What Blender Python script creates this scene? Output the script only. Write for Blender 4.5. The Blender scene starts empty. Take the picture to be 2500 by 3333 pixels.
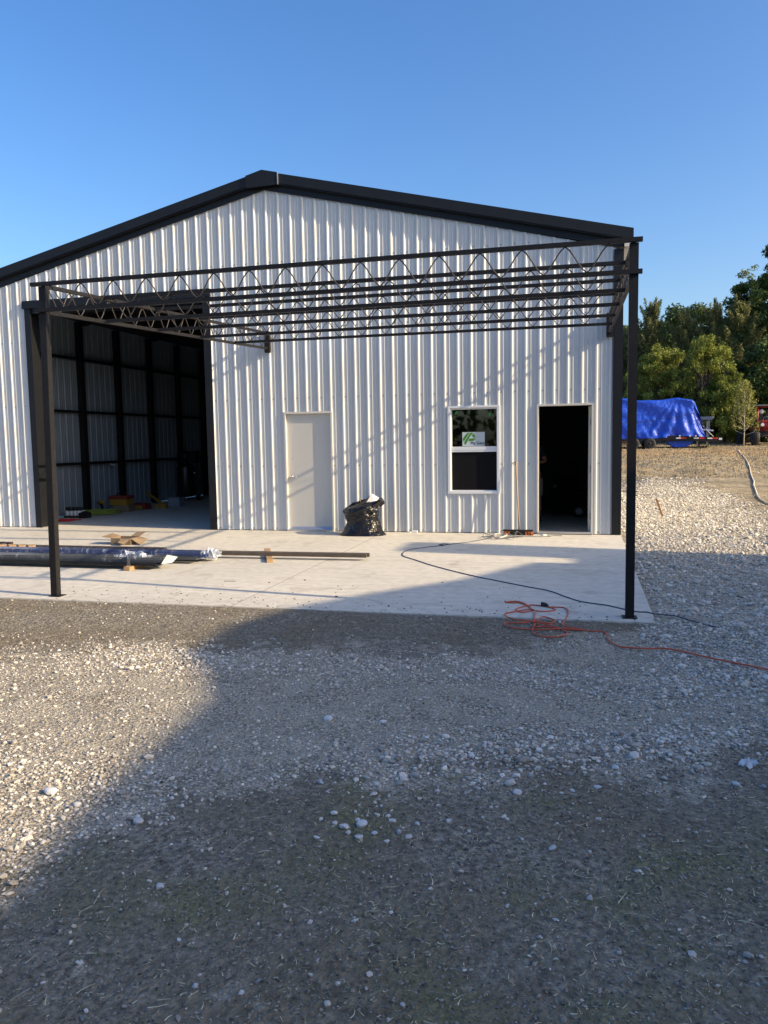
import bpy, bmesh, math, random
import numpy as np
from mathutils import Vector, Matrix
random.seed(7)
rng = np.random.default_rng(7)
S = bpy.context.scene
C = bpy.context.collection
PI = math.pi

# ------------------------------------------------------------------ camera
CAM = Vector((6.574, -13.441, 1.617))
YAW, PITCH, ROLL, FPX = -0.2476, -0.09068, -0.01625, 2547.8
fw = Vector((math.sin(YAW)*math.cos(PITCH), math.cos(YAW)*math.cos(PITCH), math.sin(PITCH)))
r0 = Vector((math.cos(YAW), -math.sin(YAW), 0)); u0 = r0.cross(fw)
rt = r0*math.cos(ROLL) + u0*math.sin(ROLL); up = -r0*math.sin(ROLL) + u0*math.cos(ROLL)
cd = bpy.data.cameras.new('camera'); co = bpy.data.objects.new('camera', cd); C.objects.link(co)
co.matrix_world = Matrix((( rt.x, up.x, -fw.x, CAM.x), (rt.y, up.y, -fw.y, CAM.y), (rt.z, up.z, -fw.z, CAM.z), (0, 0, 0, 1)))
cd.sensor_fit = 'VERTICAL'; cd.sensor_height = 36; cd.lens = FPX/3333*36
cd.clip_start = 0.05; cd.clip_end = 3000
S.camera = co

# ------------------------------------------------------------------ sky and sun
SUN_DIR = Vector((1, -0.15, 0.47)).normalized()
EL = math.asin(SUN_DIR.z); AZ = math.atan2(SUN_DIR.x, SUN_DIR.y)
W = bpy.data.worlds.new('World'); S.world = W; W.use_nodes = True
wn = W.node_tree; bg = wn.nodes['Background']
sky = wn.nodes.new('ShaderNodeTexSky'); sky.sky_type = 'NISHITA'; sky.sun_disc = False
sky.sun_elevation = EL; sky.sun_rotation = AZ
sky.air_density = 1.0; sky.dust_density = 2.4; sky.ozone_density = 2.6; sky.altitude = 0
hs_ = wn.nodes.new('ShaderNodeHueSaturation'); hs_.inputs['Saturation'].default_value = 1.28; hs_.inputs['Hue'].default_value = 0.507; wn.links.new(sky.outputs[0], hs_.inputs['Color'])
wn.links.new(hs_.outputs[0], bg.inputs[0]); bg.inputs[1].default_value = 0.12
sl = bpy.data.lights.new('sun', 'SUN'); sl.energy = 3.9; sl.angle = math.radians(0.53); sl.color = (1.0, 0.79, 0.51)
so = bpy.data.objects.new('sun', sl); C.objects.link(so)
so.rotation_euler = (-SUN_DIR).to_track_quat('-Z', 'Y').to_euler(); so.location = (30, -5, 15)
S.view_settings.view_transform = 'Standard'; S.view_settings.look = 'None'
S.view_settings.exposure = 1.06; S.view_settings.gamma = 1
S.cycles.max_bounces = 8; S.cycles.diffuse_bounces = 4; S.cycles.transparent_max_bounces = 12

# ------------------------------------------------------------------ materials
def mat(name, col, rough=0.6, metal=0.0, spec=0.5, noise=None, bump=None, attr=None, **kw):
    """noise=(scale, strength, col2): mixes a second real colour; bump=(scale, strength, dist)"""
    m = bpy.data.materials.new(name); m.use_nodes = True
    nt = m.node_tree; b = nt.nodes['Principled BSDF']; L = nt.links.new
    b.inputs['Base Color'].default_value = (*col, 1); b.inputs['Roughness'].default_value = rough
    b.inputs['Metallic'].default_value = metal; b.inputs['Specular IOR Level'].default_value = spec
    tc = nt.nodes.new('ShaderNodeTexCoord')
    src = None
    if attr:
        a = nt.nodes.new('ShaderNodeAttribute'); a.attribute_name = attr; src = a.outputs['Color']
        L(src, b.inputs['Base Color'])
    if noise:
        n = nt.nodes.new('ShaderNodeTexNoise'); n.inputs['Scale'].default_value = noise[0]; n.inputs['Detail'].default_value = 6
        L(tc.outputs['Object'], n.inputs['Vector'])
        r = nt.nodes.new('ShaderNodeValToRGB'); r.color_ramp.elements[0].position = 0.5-noise[1]; r.color_ramp.elements[1].position = 0.5+noise[1]
        L(n.outputs['Fac'], r.inputs['Fac'])
        mx = nt.nodes.new('ShaderNodeMix'); mx.data_type = 'RGBA'
        L(r.outputs['Color'], mx.inputs[0])
        if src: L(src, mx.inputs[6])
        else: mx.inputs[6].default_value = (*col, 1)
        mx.inputs[7].default_value = (*noise[2], 1); L(mx.outputs[2], b.inputs['Base Color'])
    if bump:
        n = nt.nodes.new('ShaderNodeTexNoise'); n.inputs['Scale'].default_value = bump[0]; n.inputs['Detail'].default_value = 5
        L(tc.outputs['Object'], n.inputs['Vector'])
        bp = nt.nodes.new('ShaderNodeBump'); bp.inputs['Strength'].default_value = bump[1]; bp.inputs['Distance'].default_value = bump[2]
        L(n.outputs['Fac'], bp.inputs['Height']); L(bp.outputs[0], b.inputs['Normal'])
    for k, v in kw.items(): b.inputs[k.replace('_', ' ')].default_value = v
    return m
M = {}
M['white_steel'] = mat('white_steel', (0.57, 0.59, 0.595), 0.40, 0, 0.45, noise=(0.9, 0.3, (0.53, 0.545, 0.55)), bump=(1.6, 0.25, 0.02))
M['black_trim'] = mat('black_trim', (0.007, 0.008, 0.011), 0.45, 0, 0.32, noise=(6, 0.3, (0.011, 0.012, 0.015)))
M['black_steel'] = mat('black_steel', (0.006, 0.006, 0.008), 0.5, 0, 0.3, noise=(25, 0.25, (0.016, 0.014, 0.013)))
M['rod_steel'] = mat('rod_steel', (0.05, 0.042, 0.036), 0.5, 0.3, 0.5)
M['roof_steel'] = mat('roof_steel', (0.02, 0.022, 0.026), 0.4)
M['door_paint'] = mat('door_paint', (0.56, 0.55, 0.51), 0.45, bump=(60, 0.05, 0.002))
M['frame_paint'] = mat('frame_paint', (0.62, 0.60, 0.55), 0.5)
M['vinyl'] = mat('vinyl', (0.74, 0.76, 0.78), 0.35)
M['aluminium'] = mat('aluminium', (0.55, 0.57, 0.6), 0.35, 0.8, bump=(40, 0.1, 0.002))
M['chrome'] = mat('chrome', (0.6, 0.6, 0.6), 0.2, 1.0)
M['hinge'] = mat('hinge', (0.22, 0.22, 0.21), 0.45, 0.7)
M['rubber'] = mat('rubber', (0.02, 0.02, 0.021), 0.75, bump=(50, 0.3, 0.01))
M['plastic_black'] = mat('plastic_black', (0.012, 0.012, 0.014), 0.35)
M['screen_mesh'] = mat('screen_mesh', (0.006, 0.006, 0.007), 0.8, 0, 0.15)
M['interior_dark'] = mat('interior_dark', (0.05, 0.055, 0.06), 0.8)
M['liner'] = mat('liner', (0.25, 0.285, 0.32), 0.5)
M['insulation'] = mat('insulation', (0.03, 0.03, 0.033), 0.7, bump=(5, 0.5, 0.05))
M['cardboard'] = mat('cardboard', (0.24, 0.175, 0.11), 0.8, noise=(8, 0.3, (0.19, 0.135, 0.085)))
M['white_card'] = mat('white_card', (0.72, 0.72, 0.70), 0.6)
M['wood'] = mat('wood', (0.42, 0.27, 0.13), 0.7, noise=(14, 0.3, (0.32, 0.19, 0.09)))
M['wood_stake'] = mat('wood_stake', (0.36, 0.19, 0.08), 0.75)
M['handle_wood'] = mat('handle_wood', (0.38, 0.27, 0.15), 0.5)
M['raw_tube'] = mat('raw_tube', (0.085, 0.07, 0.058), 0.5, 0.35, noise=(9, 0.25, (0.14, 0.11, 0.085)))
M['brown_tube'] = mat('brown_tube', (0.05, 0.036, 0.03), 0.55, 0.2, noise=(12, 0.3, (0.085, 0.055, 0.045)))
M['navy_trim'] = mat('navy_trim', (0.03, 0.05, 0.14), 0.25, noise=(4, 0.3, (0.045, 0.07, 0.18)), bump=(9, 0.5, 0.01))
M['grey_trim'] = mat('grey_trim', (0.05, 0.058, 0.066), 0.35, noise=(10, 0.3, (0.08, 0.088, 0.095)))
M['trim_back'] = mat('trim_back', (0.5, 0.55, 0.52), 0.4)
M['orange_cord'] = mat('orange_cord', (0.55, 0.10, 0.045), 0.5)
M['blue_cord'] = mat('blue_cord', (0.035, 0.055, 0.10), 0.5)
M['grey_cord'] = mat('grey_cord', (0.18, 0.18, 0.18), 0.5)
M['white_cord'] = mat('white_cord', (0.55, 0.54, 0.5), 0.5)
M['green_hose'] = mat('green_hose', (0.30, 0.36, 0.05), 0.5)
M['red_cord'] = mat('red_cord', (0.55, 0.03, 0.03), 0.5)
M['white_hose'] = mat('white_hose', (0.55, 0.50, 0.42), 0.6)
M['yellow_tool'] = mat('yellow_tool', (0.36, 0.20, 0.02), 0.6)
M['red_tool'] = mat('red_tool', (0.22, 0.03, 0.02), 0.6)
M['clear_box'] = mat('clear_box', (0.35, 0.38, 0.42), 0.2, Alpha=0.6)
M['bristle_orange'] = mat('bristle_orange', (0.52, 0.16, 0.035), 0.8, bump=(120, 0.8, 0.01))
M['bristle_black'] = mat('bristle_black', (0.02, 0.02, 0.022), 0.6, bump=(120, 0.8, 0.01))
M['green_ink'] = mat('green_ink', (0.055, 0.22, 0.025), 0.5)
M['navy_ink'] = mat('navy_ink', (0.01, 0.02, 0.045), 0.5)
M['sticker'] = mat('sticker', (0.52, 0.58, 0.60), 0.4)
M['sticker_green'] = mat('sticker_green', (0.03, 0.33, 0.06), 0.4)
M['tarp'] = mat('tarp', (0.010, 0.06, 0.50), 0.4, 0, 0.45, noise=(1.2, 0.35, (0.014, 0.085, 0.60)), bump=(5, 0.6, 0.10))
M['tape_red'] = mat('tape_red', (0.5, 0.02, 0.02), 0.4)
M['tape_white'] = mat('tape_white', (0.7, 0.7, 0.7), 0.4)
M['ratchet'] = mat('ratchet', (0.6, 0.6, 0.55), 0.5)
M['utv_red'] = mat('utv_red', (0.27, 0.012, 0.014), 0.4)
M['roof_grey'] = mat('roof_grey', (0.2, 0.21, 0.22), 0.5)
M['skin'] = mat('skin', (0.42, 0.22, 0.15), 0.5, Subsurface_Weight=0.05)
M['navy_cloth'] = mat('navy_cloth', (0.02, 0.03, 0.06), 0.9)
M['khaki'] = mat('khaki', (0.34, 0.30, 0.26), 0.9)
M['hair'] = mat('hair', (0.05, 0.035, 0.025), 0.8)
M['eye'] = mat('eye', (0.7, 0.7, 0.7), 0.3)
M['lip'] = mat('lip', (0.35, 0.12, 0.10), 0.5)
M['house_wall'] = mat('house_wall', (0.45, 0.43, 0.40), 0.8)
M['brick'] = mat('brick', (0.28, 0.12, 0.08), 0.85)
M['paper'] = mat('paper', (0.62, 0.65, 0.68), 0.8)
M['stone'] = mat('stone', (0.4, 0.4, 0.38), 0.85, 0, 0.3, attr='col', bump=(90, 0.3, 0.004))
M['straw'] = mat('straw', (0.4, 0.3, 0.15), 0.8, attr='col')

def bag_mat():
    m = mat('bin_liner', (0.005, 0.005, 0.007), 0.2, 0, 0.45)
    nt = m.node_tree; b = nt.nodes['Principled BSDF']; L = nt.links.new
    tc = nt.nodes.new('ShaderNodeTexCoord')
    mp = nt.nodes.new('ShaderNodeMapping'); mp.inputs['Scale'].default_value = (6, 6, 13); mp.inputs['Rotation'].default_value = (0, 0.5, 0)
    L(tc.outputs['Object'], mp.inputs[0])
    n = nt.nodes.new('ShaderNodeTexNoise'); n.inputs['Scale'].default_value = 1; n.inputs['Detail'].default_value = 4; n.inputs['Distortion'].default_value = 1.2
    L(mp.outputs[0], n.inputs['Vector'])
    bp = nt.nodes.new('ShaderNodeBump'); bp.inputs['Strength'].default_value = 0.9; bp.inputs['Distance'].default_value = 0.035
    L(n.outputs['Fac'], bp.inputs['Height']); L(bp.outputs[0], b.inputs['Normal'])
    return m
M['bag'] = bag_mat()
M['pitch_black'] = mat('pitch_black', (0.004, 0.004, 0.005), 0.85, 0, 0.2)

def film_mat():
    m = bpy.data.materials.new('plastic_film'); m.use_nodes = True
    nt = m.node_tree; nt.nodes.clear(); L = nt.links.new
    o = nt.nodes.new('ShaderNodeOutputMaterial'); mx = nt.nodes.new('ShaderNodeMixShader')
    t = nt.nodes.new('ShaderNodeBsdfTransparent'); g = nt.nodes.new('ShaderNodeBsdfPrincipled')
    g.inputs['Base Color'].default_value = (0.62, 0.66, 0.72, 1); g.inputs['Roughness'].default_value = 0.12
    tc = nt.nodes.new('ShaderNodeTexCoord'); mp = nt.nodes.new('ShaderNodeMapping')
    mp.inputs['Scale'].default_value = (7, 2.2, 2.2); mp.inputs['Rotation'].default_value = (0, 0.35, 0.35)
    n = nt.nodes.new('ShaderNodeTexNoise'); n.inputs['Scale'].default_value = 1.6; n.inputs['Detail'].default_value = 4; n.inputs['Distortion'].default_value = 2.2
    r = nt.nodes.new('ShaderNodeValToRGB'); r.color_ramp.elements[0].position = 0.57; r.color_ramp.elements[1].position = 0.72
    r.color_ramp.elements[0].color = (0.03, 0.03, 0.03, 1); r.color_ramp.elements[1].color = (0.55, 0.55, 0.55, 1)
    L(tc.outputs['Object'], mp.inputs[0]); L(mp.outputs[0], n.inputs['Vector']); L(n.outputs['Fac'], r.inputs[0])
    L(r.outputs[0], mx.inputs[0]); L(t.outputs[0], mx.inputs[1]); L(g.outputs[0], mx.inputs[2])
    bp = nt.nodes.new('ShaderNodeBump'); bp.inputs['Strength'].default_value = 0.6; bp.inputs['Distance'].default_value = 0.012
    L(n.outputs['Fac'], bp.inputs['Height']); L(bp.outputs[0], g.inputs['Normal'])
    L(mx.outputs[0], o.inputs[0]); return m
M['film'] = film_mat()
M['film_white'] = film_mat(); M['film_white'].name = 'film_white'
for n_ in M['film_white'].node_tree.nodes:
    if n_.type == 'VALTORGB': n_.color_ramp.elements[0].color = (0.22, 0.22, 0.22, 1); n_.color_ramp.elements[1].color = (0.85, 0.85, 0.85, 1); n_.color_ramp.elements[0].position = 0.42; n_.color_ramp.elements[1].position = 0.58

def glass_mat():
    m = bpy.data.materials.new('window_glass'); m.use_nodes = True
    nt = m.node_tree; nt.nodes.clear(); L = nt.links.new
    o = nt.nodes.new('ShaderNodeOutputMaterial'); mx = nt.nodes.new('ShaderNodeMixShader')
    t = nt.nodes.new('ShaderNodeBsdfTransparent'); t.inputs[0].default_value = (0.5, 0.53, 0.53, 1)
    g = nt.nodes.new('ShaderNodeBsdfGlossy'); g.inputs['Roughness'].default_value = 0.02; g.inputs[0].default_value = (0.8, 0.85, 0.85, 1)
    fr = nt.nodes.new('ShaderNodeFresnel'); fr.inputs[0].default_value = 1.9
    L(fr.outputs[0], mx.inputs[0]); L(t.outputs[0], mx.inputs[1]); L(g.outputs[0], mx.inputs[2]); L(mx.outputs[0], o.inputs[0])
    return m
M['glass'] = glass_mat()

def concrete_mat():
    m = mat('concrete', (0.47, 0.45, 0.41), 0.75, 0, 0.35)
    nt = m.node_tree; b = nt.nodes['Principled BSDF']; L = nt.links.new
    g = nt.nodes.new('ShaderNodeNewGeometry')
    def noise(sc, det, vec=None, dist=0):
        n = nt.nodes.new('ShaderNodeTexNoise'); n.inputs['Scale'].default_value = sc; n.inputs['Detail'].default_value = det; n.inputs['Distortion'].default_value = dist
        L(vec or g.outputs['Position'], n.inputs['Vector']); return n.outputs['Fac']
    def ramp(fac, p0, c0, p1, c1):
        r = nt.nodes.new('ShaderNodeValToRGB'); r.color_ramp.elements[0].position = p0; r.color_ramp.elements[0].color = (*c0, 1)
        r.color_ramp.elements[1].position = p1; r.color_ramp.elements[1].color = (*c1, 1); L(fac, r.inputs[0]); return r.outputs[0]
    def mul(a, c):
        x = nt.nodes.new('ShaderNodeMix'); x.data_type = 'RGBA'; x.blend_type = 'MULTIPLY'; x.inputs[0].default_value = 1
        L(a, x.inputs[6]); L(c, x.inputs[7]); return x.outputs[2]
    base = ramp(noise(0.45, 6, dist=0.6), 0.3, (0.54, 0.515, 0.45), 0.7, (0.64, 0.605, 0.525))
    fine = ramp(noise(9, 8), 0.3, (0.86, 0.86, 0.86), 0.7, (1.05, 1.05, 1.04))
    mp = nt.nodes.new('ShaderNodeMapping'); mp.inputs['Scale'].default_value = (0.35, 3.5, 1); mp.inputs['Rotation'].default_value = (0, 0, 0.12); L(g.outputs['Position'], mp.inputs[0])
    broom = ramp(noise(3, 5, mp.outputs[0]), 0.35, (0.93, 0.93, 0.93), 0.65, (1.02, 1.02, 1.02))
    st = ramp(noise(2.3, 3, dist=1), 0.56, (1, 1, 1), 0.74, (0.78, 0.765, 0.74))
    # control joints: saw cuts at x = 3.2 and y = -3.2, a real groove colour (dust filled)
    c = mul(mul(mul(base, fine), broom), st)
    sp = nt.nodes.new('ShaderNodeSeparateXYZ'); L(g.outputs['Position'], sp.inputs[0])
    fac = None
    for ax, v, w in ((0, 3.2, 0.009), (1, -3.23, 0.008), (0, -2.9, 0.006), (0, 0.0, 0.005)):
        s1 = nt.nodes.new('ShaderNodeMath'); s1.operation = 'SUBTRACT'; L(sp.outputs[ax], s1.inputs[0]); s1.inputs[1].default_value = v
        s2 = nt.nodes.new('ShaderNodeMath'); s2.operation = 'ABSOLUTE'; L(s1.outputs[0], s2.inputs[0])
        s3 = nt.nodes.new('ShaderNodeMath'); s3.operation = 'LESS_THAN'; L(s2.outputs[0], s3.inputs[0]); s3.inputs[1].default_value = w
        if fac is None: fac = s3.outputs[0]
        else:
            a = nt.nodes.new('ShaderNodeMath'); a.operation = 'MAXIMUM'; L(fac, a.inputs[0]); L(s3.outputs[0], a.inputs[1]); fac = a.outputs[0]
    x = nt.nodes.new('ShaderNodeMix'); x.data_type = 'RGBA'; L(fac, x.inputs[0]); L(c, x.inputs[6]); x.inputs[7].default_value = (0.36, 0.33, 0.28, 1)
    # trowelled soil smears near the front edge, in their own irregular shapes
    fe = nt.nodes.new('ShaderNodeMapRange'); fe.inputs['From Min'].default_value = -5.6; fe.inputs['From Max'].default_value = -6.4; L(sp.outputs[1], fe.inputs[0])
    n2 = ramp(noise(14, 6), 0.56, (0, 0, 0), 0.66, (1, 1, 1))
    mm = nt.nodes.new('ShaderNodeMath'); mm.operation = 'MULTIPLY'; L(fe.outputs[0], mm.inputs[0]); L(n2, mm.inputs[1])
    m2 = nt.nodes.new('ShaderNodeMath'); m2.operation = 'MULTIPLY'; L(mm.outputs[0], m2.inputs[0]); m2.inputs[1].default_value = 0.55
    y = nt.nodes.new('ShaderNodeMix'); y.data_type = 'RGBA'; L(m2.outputs[0], y.inputs[0]); L(x.outputs[2], y.inputs[6]); y.inputs[7].default_value = (0.2, 0.175, 0.14, 1)
    L(y.outputs[2], b.inputs['Base Color'])
    bp = nt.nodes.new('ShaderNodeBump'); bp.inputs['Strength'].default_value = 0.25; bp.inputs['Distance'].default_value = 0.01
    L(noise(30, 6), bp.inputs['Height']); L(bp.outputs[0], b.inputs['Normal'])
    return m
M['concrete'] = concrete_mat()

def ground_mat():
    m = mat('ground_soil', (0.1, 0.09, 0.07), 0.9, 0, 0.2)
    nt = m.node_tree; b = nt.nodes['Principled BSDF']; L = nt.links.new
    g = nt.nodes.new('ShaderNodeNewGeometry')
    def noise(sc, det, dist=0):
        n = nt.nodes.new('ShaderNodeTexNoise'); n.inputs['Scale'].default_value = sc; n.inputs['Detail'].default_value = det; n.inputs['Distortion'].default_value = dist
        L(g.outputs['Position'], n.inputs['Vector']); return n.outputs['Fac']
    def ramp(fac, *st):
        r = nt.nodes.new('ShaderNodeValToRGB'); e = r.color_ramp.elements
        e[0].position, e[0].color = st[0][0], (*st[0][1], 1); e[1].position, e[1].color = st[-1][0], (*st[-1][1], 1)
        for p, c in st[1:-1]: x = e.new(p); x.color = (*c, 1)
        L(fac, r.inputs[0]); return r.outputs[0]
    def mix(f, a, c, mode='MIX'):
        x = nt.nodes.new('ShaderNodeMix'); x.data_type = 'RGBA'; x.blend_type = mode
        if isinstance(f, float): x.inputs[0].default_value = f
        else: L(f, x.inputs[0])
        L(a, x.inputs[6]); L(c, x.inputs[7]); return x.outputs[2]
    def attr(n):
        a = nt.nodes.new('ShaderNodeAttribute'); a.attribute_name = n; return a.outputs['Fac']
    v = nt.nodes.new('ShaderNodeTexVoronoi'); v.inputs['Scale'].default_value = 75; L(g.outputs['Position'], v.inputs['Vector'])
    v2 = nt.nodes.new('ShaderNodeTexVoronoi'); v2.inputs['Scale'].default_value = 190; L(g.outputs['Position'], v2.inputs['Vector'])
    bw0 = nt.nodes.new('ShaderNodeRGBToBW'); L(v2.outputs['Color'], bw0.inputs[0])
    bw = nt.nodes.new('ShaderNodeRGBToBW'); L(v.outputs['Color'], bw.inputs[0])
    pebble = ramp(bw.outputs[0], (0.2, (0.26, 0.235, 0.185)), (0.5, (0.44, 0.40, 0.32)), (0.8, (0.63, 0.58, 0.48)))
    edge = ramp(v.outputs['Distance'], (0.25, (1, 1, 1)), (0.75, (0.5, 0.47, 0.42)))
    pebble = mix(1.0, pebble, edge, 'MULTIPLY')
    fines = ramp(bw0.outputs[0], (0.2, (0.20, 0.175, 0.13)), (0.5, (0.38, 0.34, 0.26)), (0.8, (0.58, 0.53, 0.43)))
    pebble = mix(ramp(noise(3.5, 5), (0.42, (0, 0, 0)), (0.62, (1, 1, 1))), pebble, fines)
    soil = ramp(noise(34, 7), (0.3, (0.10, 0.088, 0.068)), (0.5, (0.215, 0.19, 0.148)), (0.72, (0.39, 0.35, 0.275)))
    soil2 = mix(ramp(noise(1.1, 4), (0.4, (0, 0, 0)), (0.65, (1, 1, 1))), soil, ramp(noise(20, 6), (0.35, (0.135, 0.112, 0.076)), (0.7, (0.27, 0.225, 0.155))))
    mo = nt.nodes.new('ShaderNodeMath'); mo.operation = 'MULTIPLY'; L(ramp(noise(1.7, 6), (0.48, (0, 0, 0)), (0.68, (0.8, 0.8, 0.8))), mo.inputs[0]); L(attr('moss'), mo.inputs[1])
    soil2 = mix(mo.outputs[0], soil2, ramp(noise(50, 6), (0.35, (0.10, 0.10, 0.045)), (0.7, (0.25, 0.235, 0.12))))
    grav = attr('gravel')
    jit = nt.nodes.new('ShaderNodeMath'); jit.operation = 'ADD'; L(grav, jit.inputs[0])
    sub = nt.nodes.new('ShaderNodeMath'); sub.operation = 'MULTIPLY_ADD'; L(noise(9, 5), sub.inputs[0]); sub.inputs[1].default_value = 2.6; sub.inputs[2].default_value = -1.3; L(sub.outputs[0], jit.inputs[1])
    gm = ramp(jit.outputs[0], (0.3, (0, 0, 0)), (0.7, (1, 1, 1)))
    near = mix(gm, soil2, pebble)
    pale_patch = ramp(noise(60, 5), (0.3, (0.46, 0.42, 0.34)), (0.7, (0.66, 0.60, 0.50)))
    near = mix(attr('dust'), near, pale_patch)
    field = ramp(noise(0.7, 8, 0.5), (0.3, (0.22, 0.19, 0.135)), (0.5, (0.32, 0.27, 0.185)), (0.7, (0.44, 0.37, 0.25)))
    ff = ramp(noise(5, 9), (0.3, (0.5, 0.5, 0.5)), (0.7, (1.3, 1.28, 1.2)))
    field = mix(1.0, field, ff, 'MULTIPLY')
    red = ramp(noise(2, 8), (0.3, (0.27, 0.17, 0.085)), (0.7, (0.45, 0.32, 0.17)))
    field = mix(attr('verge'), field, red)
    far = mix(attr('grass'), near, field)
    L(far, b.inputs['Base Color'])
    hg = nt.nodes.new('ShaderNodeMath'); hg.operation = 'MULTIPLY_ADD'; L(noise(40, 8), hg.inputs[0]); hg.inputs[1].default_value = 1.2; L(noise(7, 5), hg.inputs[2])
    bp = nt.nodes.new('ShaderNodeBump'); bp.inputs['Strength'].default_value = 0.8; bp.inputs['Distance'].default_value = 0.03
    L(hg.outputs[0], bp.inputs['Height']); L(bp.outputs[0], b.inputs['Normal'])
    return m
M['ground'] = ground_mat()

def leaf_mat(name, c1, c2, c3):
    m = mat(name, c1, 0.6, 0, 0.3)
    nt = m.node_tree; b = nt.nodes['Principled BSDF']; L = nt.links.new
    a = nt.nodes.new('ShaderNodeAttribute'); a.attribute_name = 'tone'
    r = nt.nodes.new('ShaderNodeValToRGB'); e = r.color_ramp.elements
    e[0].position = 0; e[0].color = (*c1, 1); e[1].position = 1; e[1].color = (*c3, 1); x = e.new(0.5); x.color = (*c2, 1)
    L(a.outputs['Fac'], r.inputs[0]); L(r.outputs[0], b.inputs['Base Color'])
    tr = nt.nodes.new('ShaderNodeBsdfTranslucent'); L(r.outputs[0], tr.inputs[0])
    mx = nt.nodes.new('ShaderNodeMixShader'); mx.inputs[0].default_value = 0.25
    L(b.outputs[0], mx.inputs[1]); L(tr.outputs[0], mx.inputs[2]); L(mx.outputs[0], nt.nodes['Material Output'].inputs[0])
    return m
M['leaf_locust'] = leaf_mat('leaf_locust', (0.10, 0.125, 0.022), (0.19, 0.225, 0.038), (0.30, 0.33, 0.065))
M['leaf_cedar'] = leaf_mat('leaf_cedar', (0.075, 0.088, 0.034), (0.165, 0.18, 0.064), (0.29, 0.28, 0.11))
M['leaf_dark'] = leaf_mat('leaf_dark', (0.032, 0.055, 0.016), (0.08, 0.125, 0.034), (0.17, 0.225, 0.062))
M['leaf_pale'] = leaf_mat('leaf_pale', (0.10, 0.14, 0.05), (0.17, 0.21, 0.08), (0.28, 0.31, 0.15))
M['leaf_sapling'] = leaf_mat('leaf_sapling', (0.08, 0.11, 0.02), (0.19, 0.21, 0.04), (0.36, 0.31, 0.08))
M['bark'] = mat('bark', (0.12, 0.10, 0.08), 0.9, noise=(9, 0.3, (0.2, 0.17, 0.14)))
M['bark_pale'] = mat('bark_pale', (0.36, 0.32, 0.28), 0.8)

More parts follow.
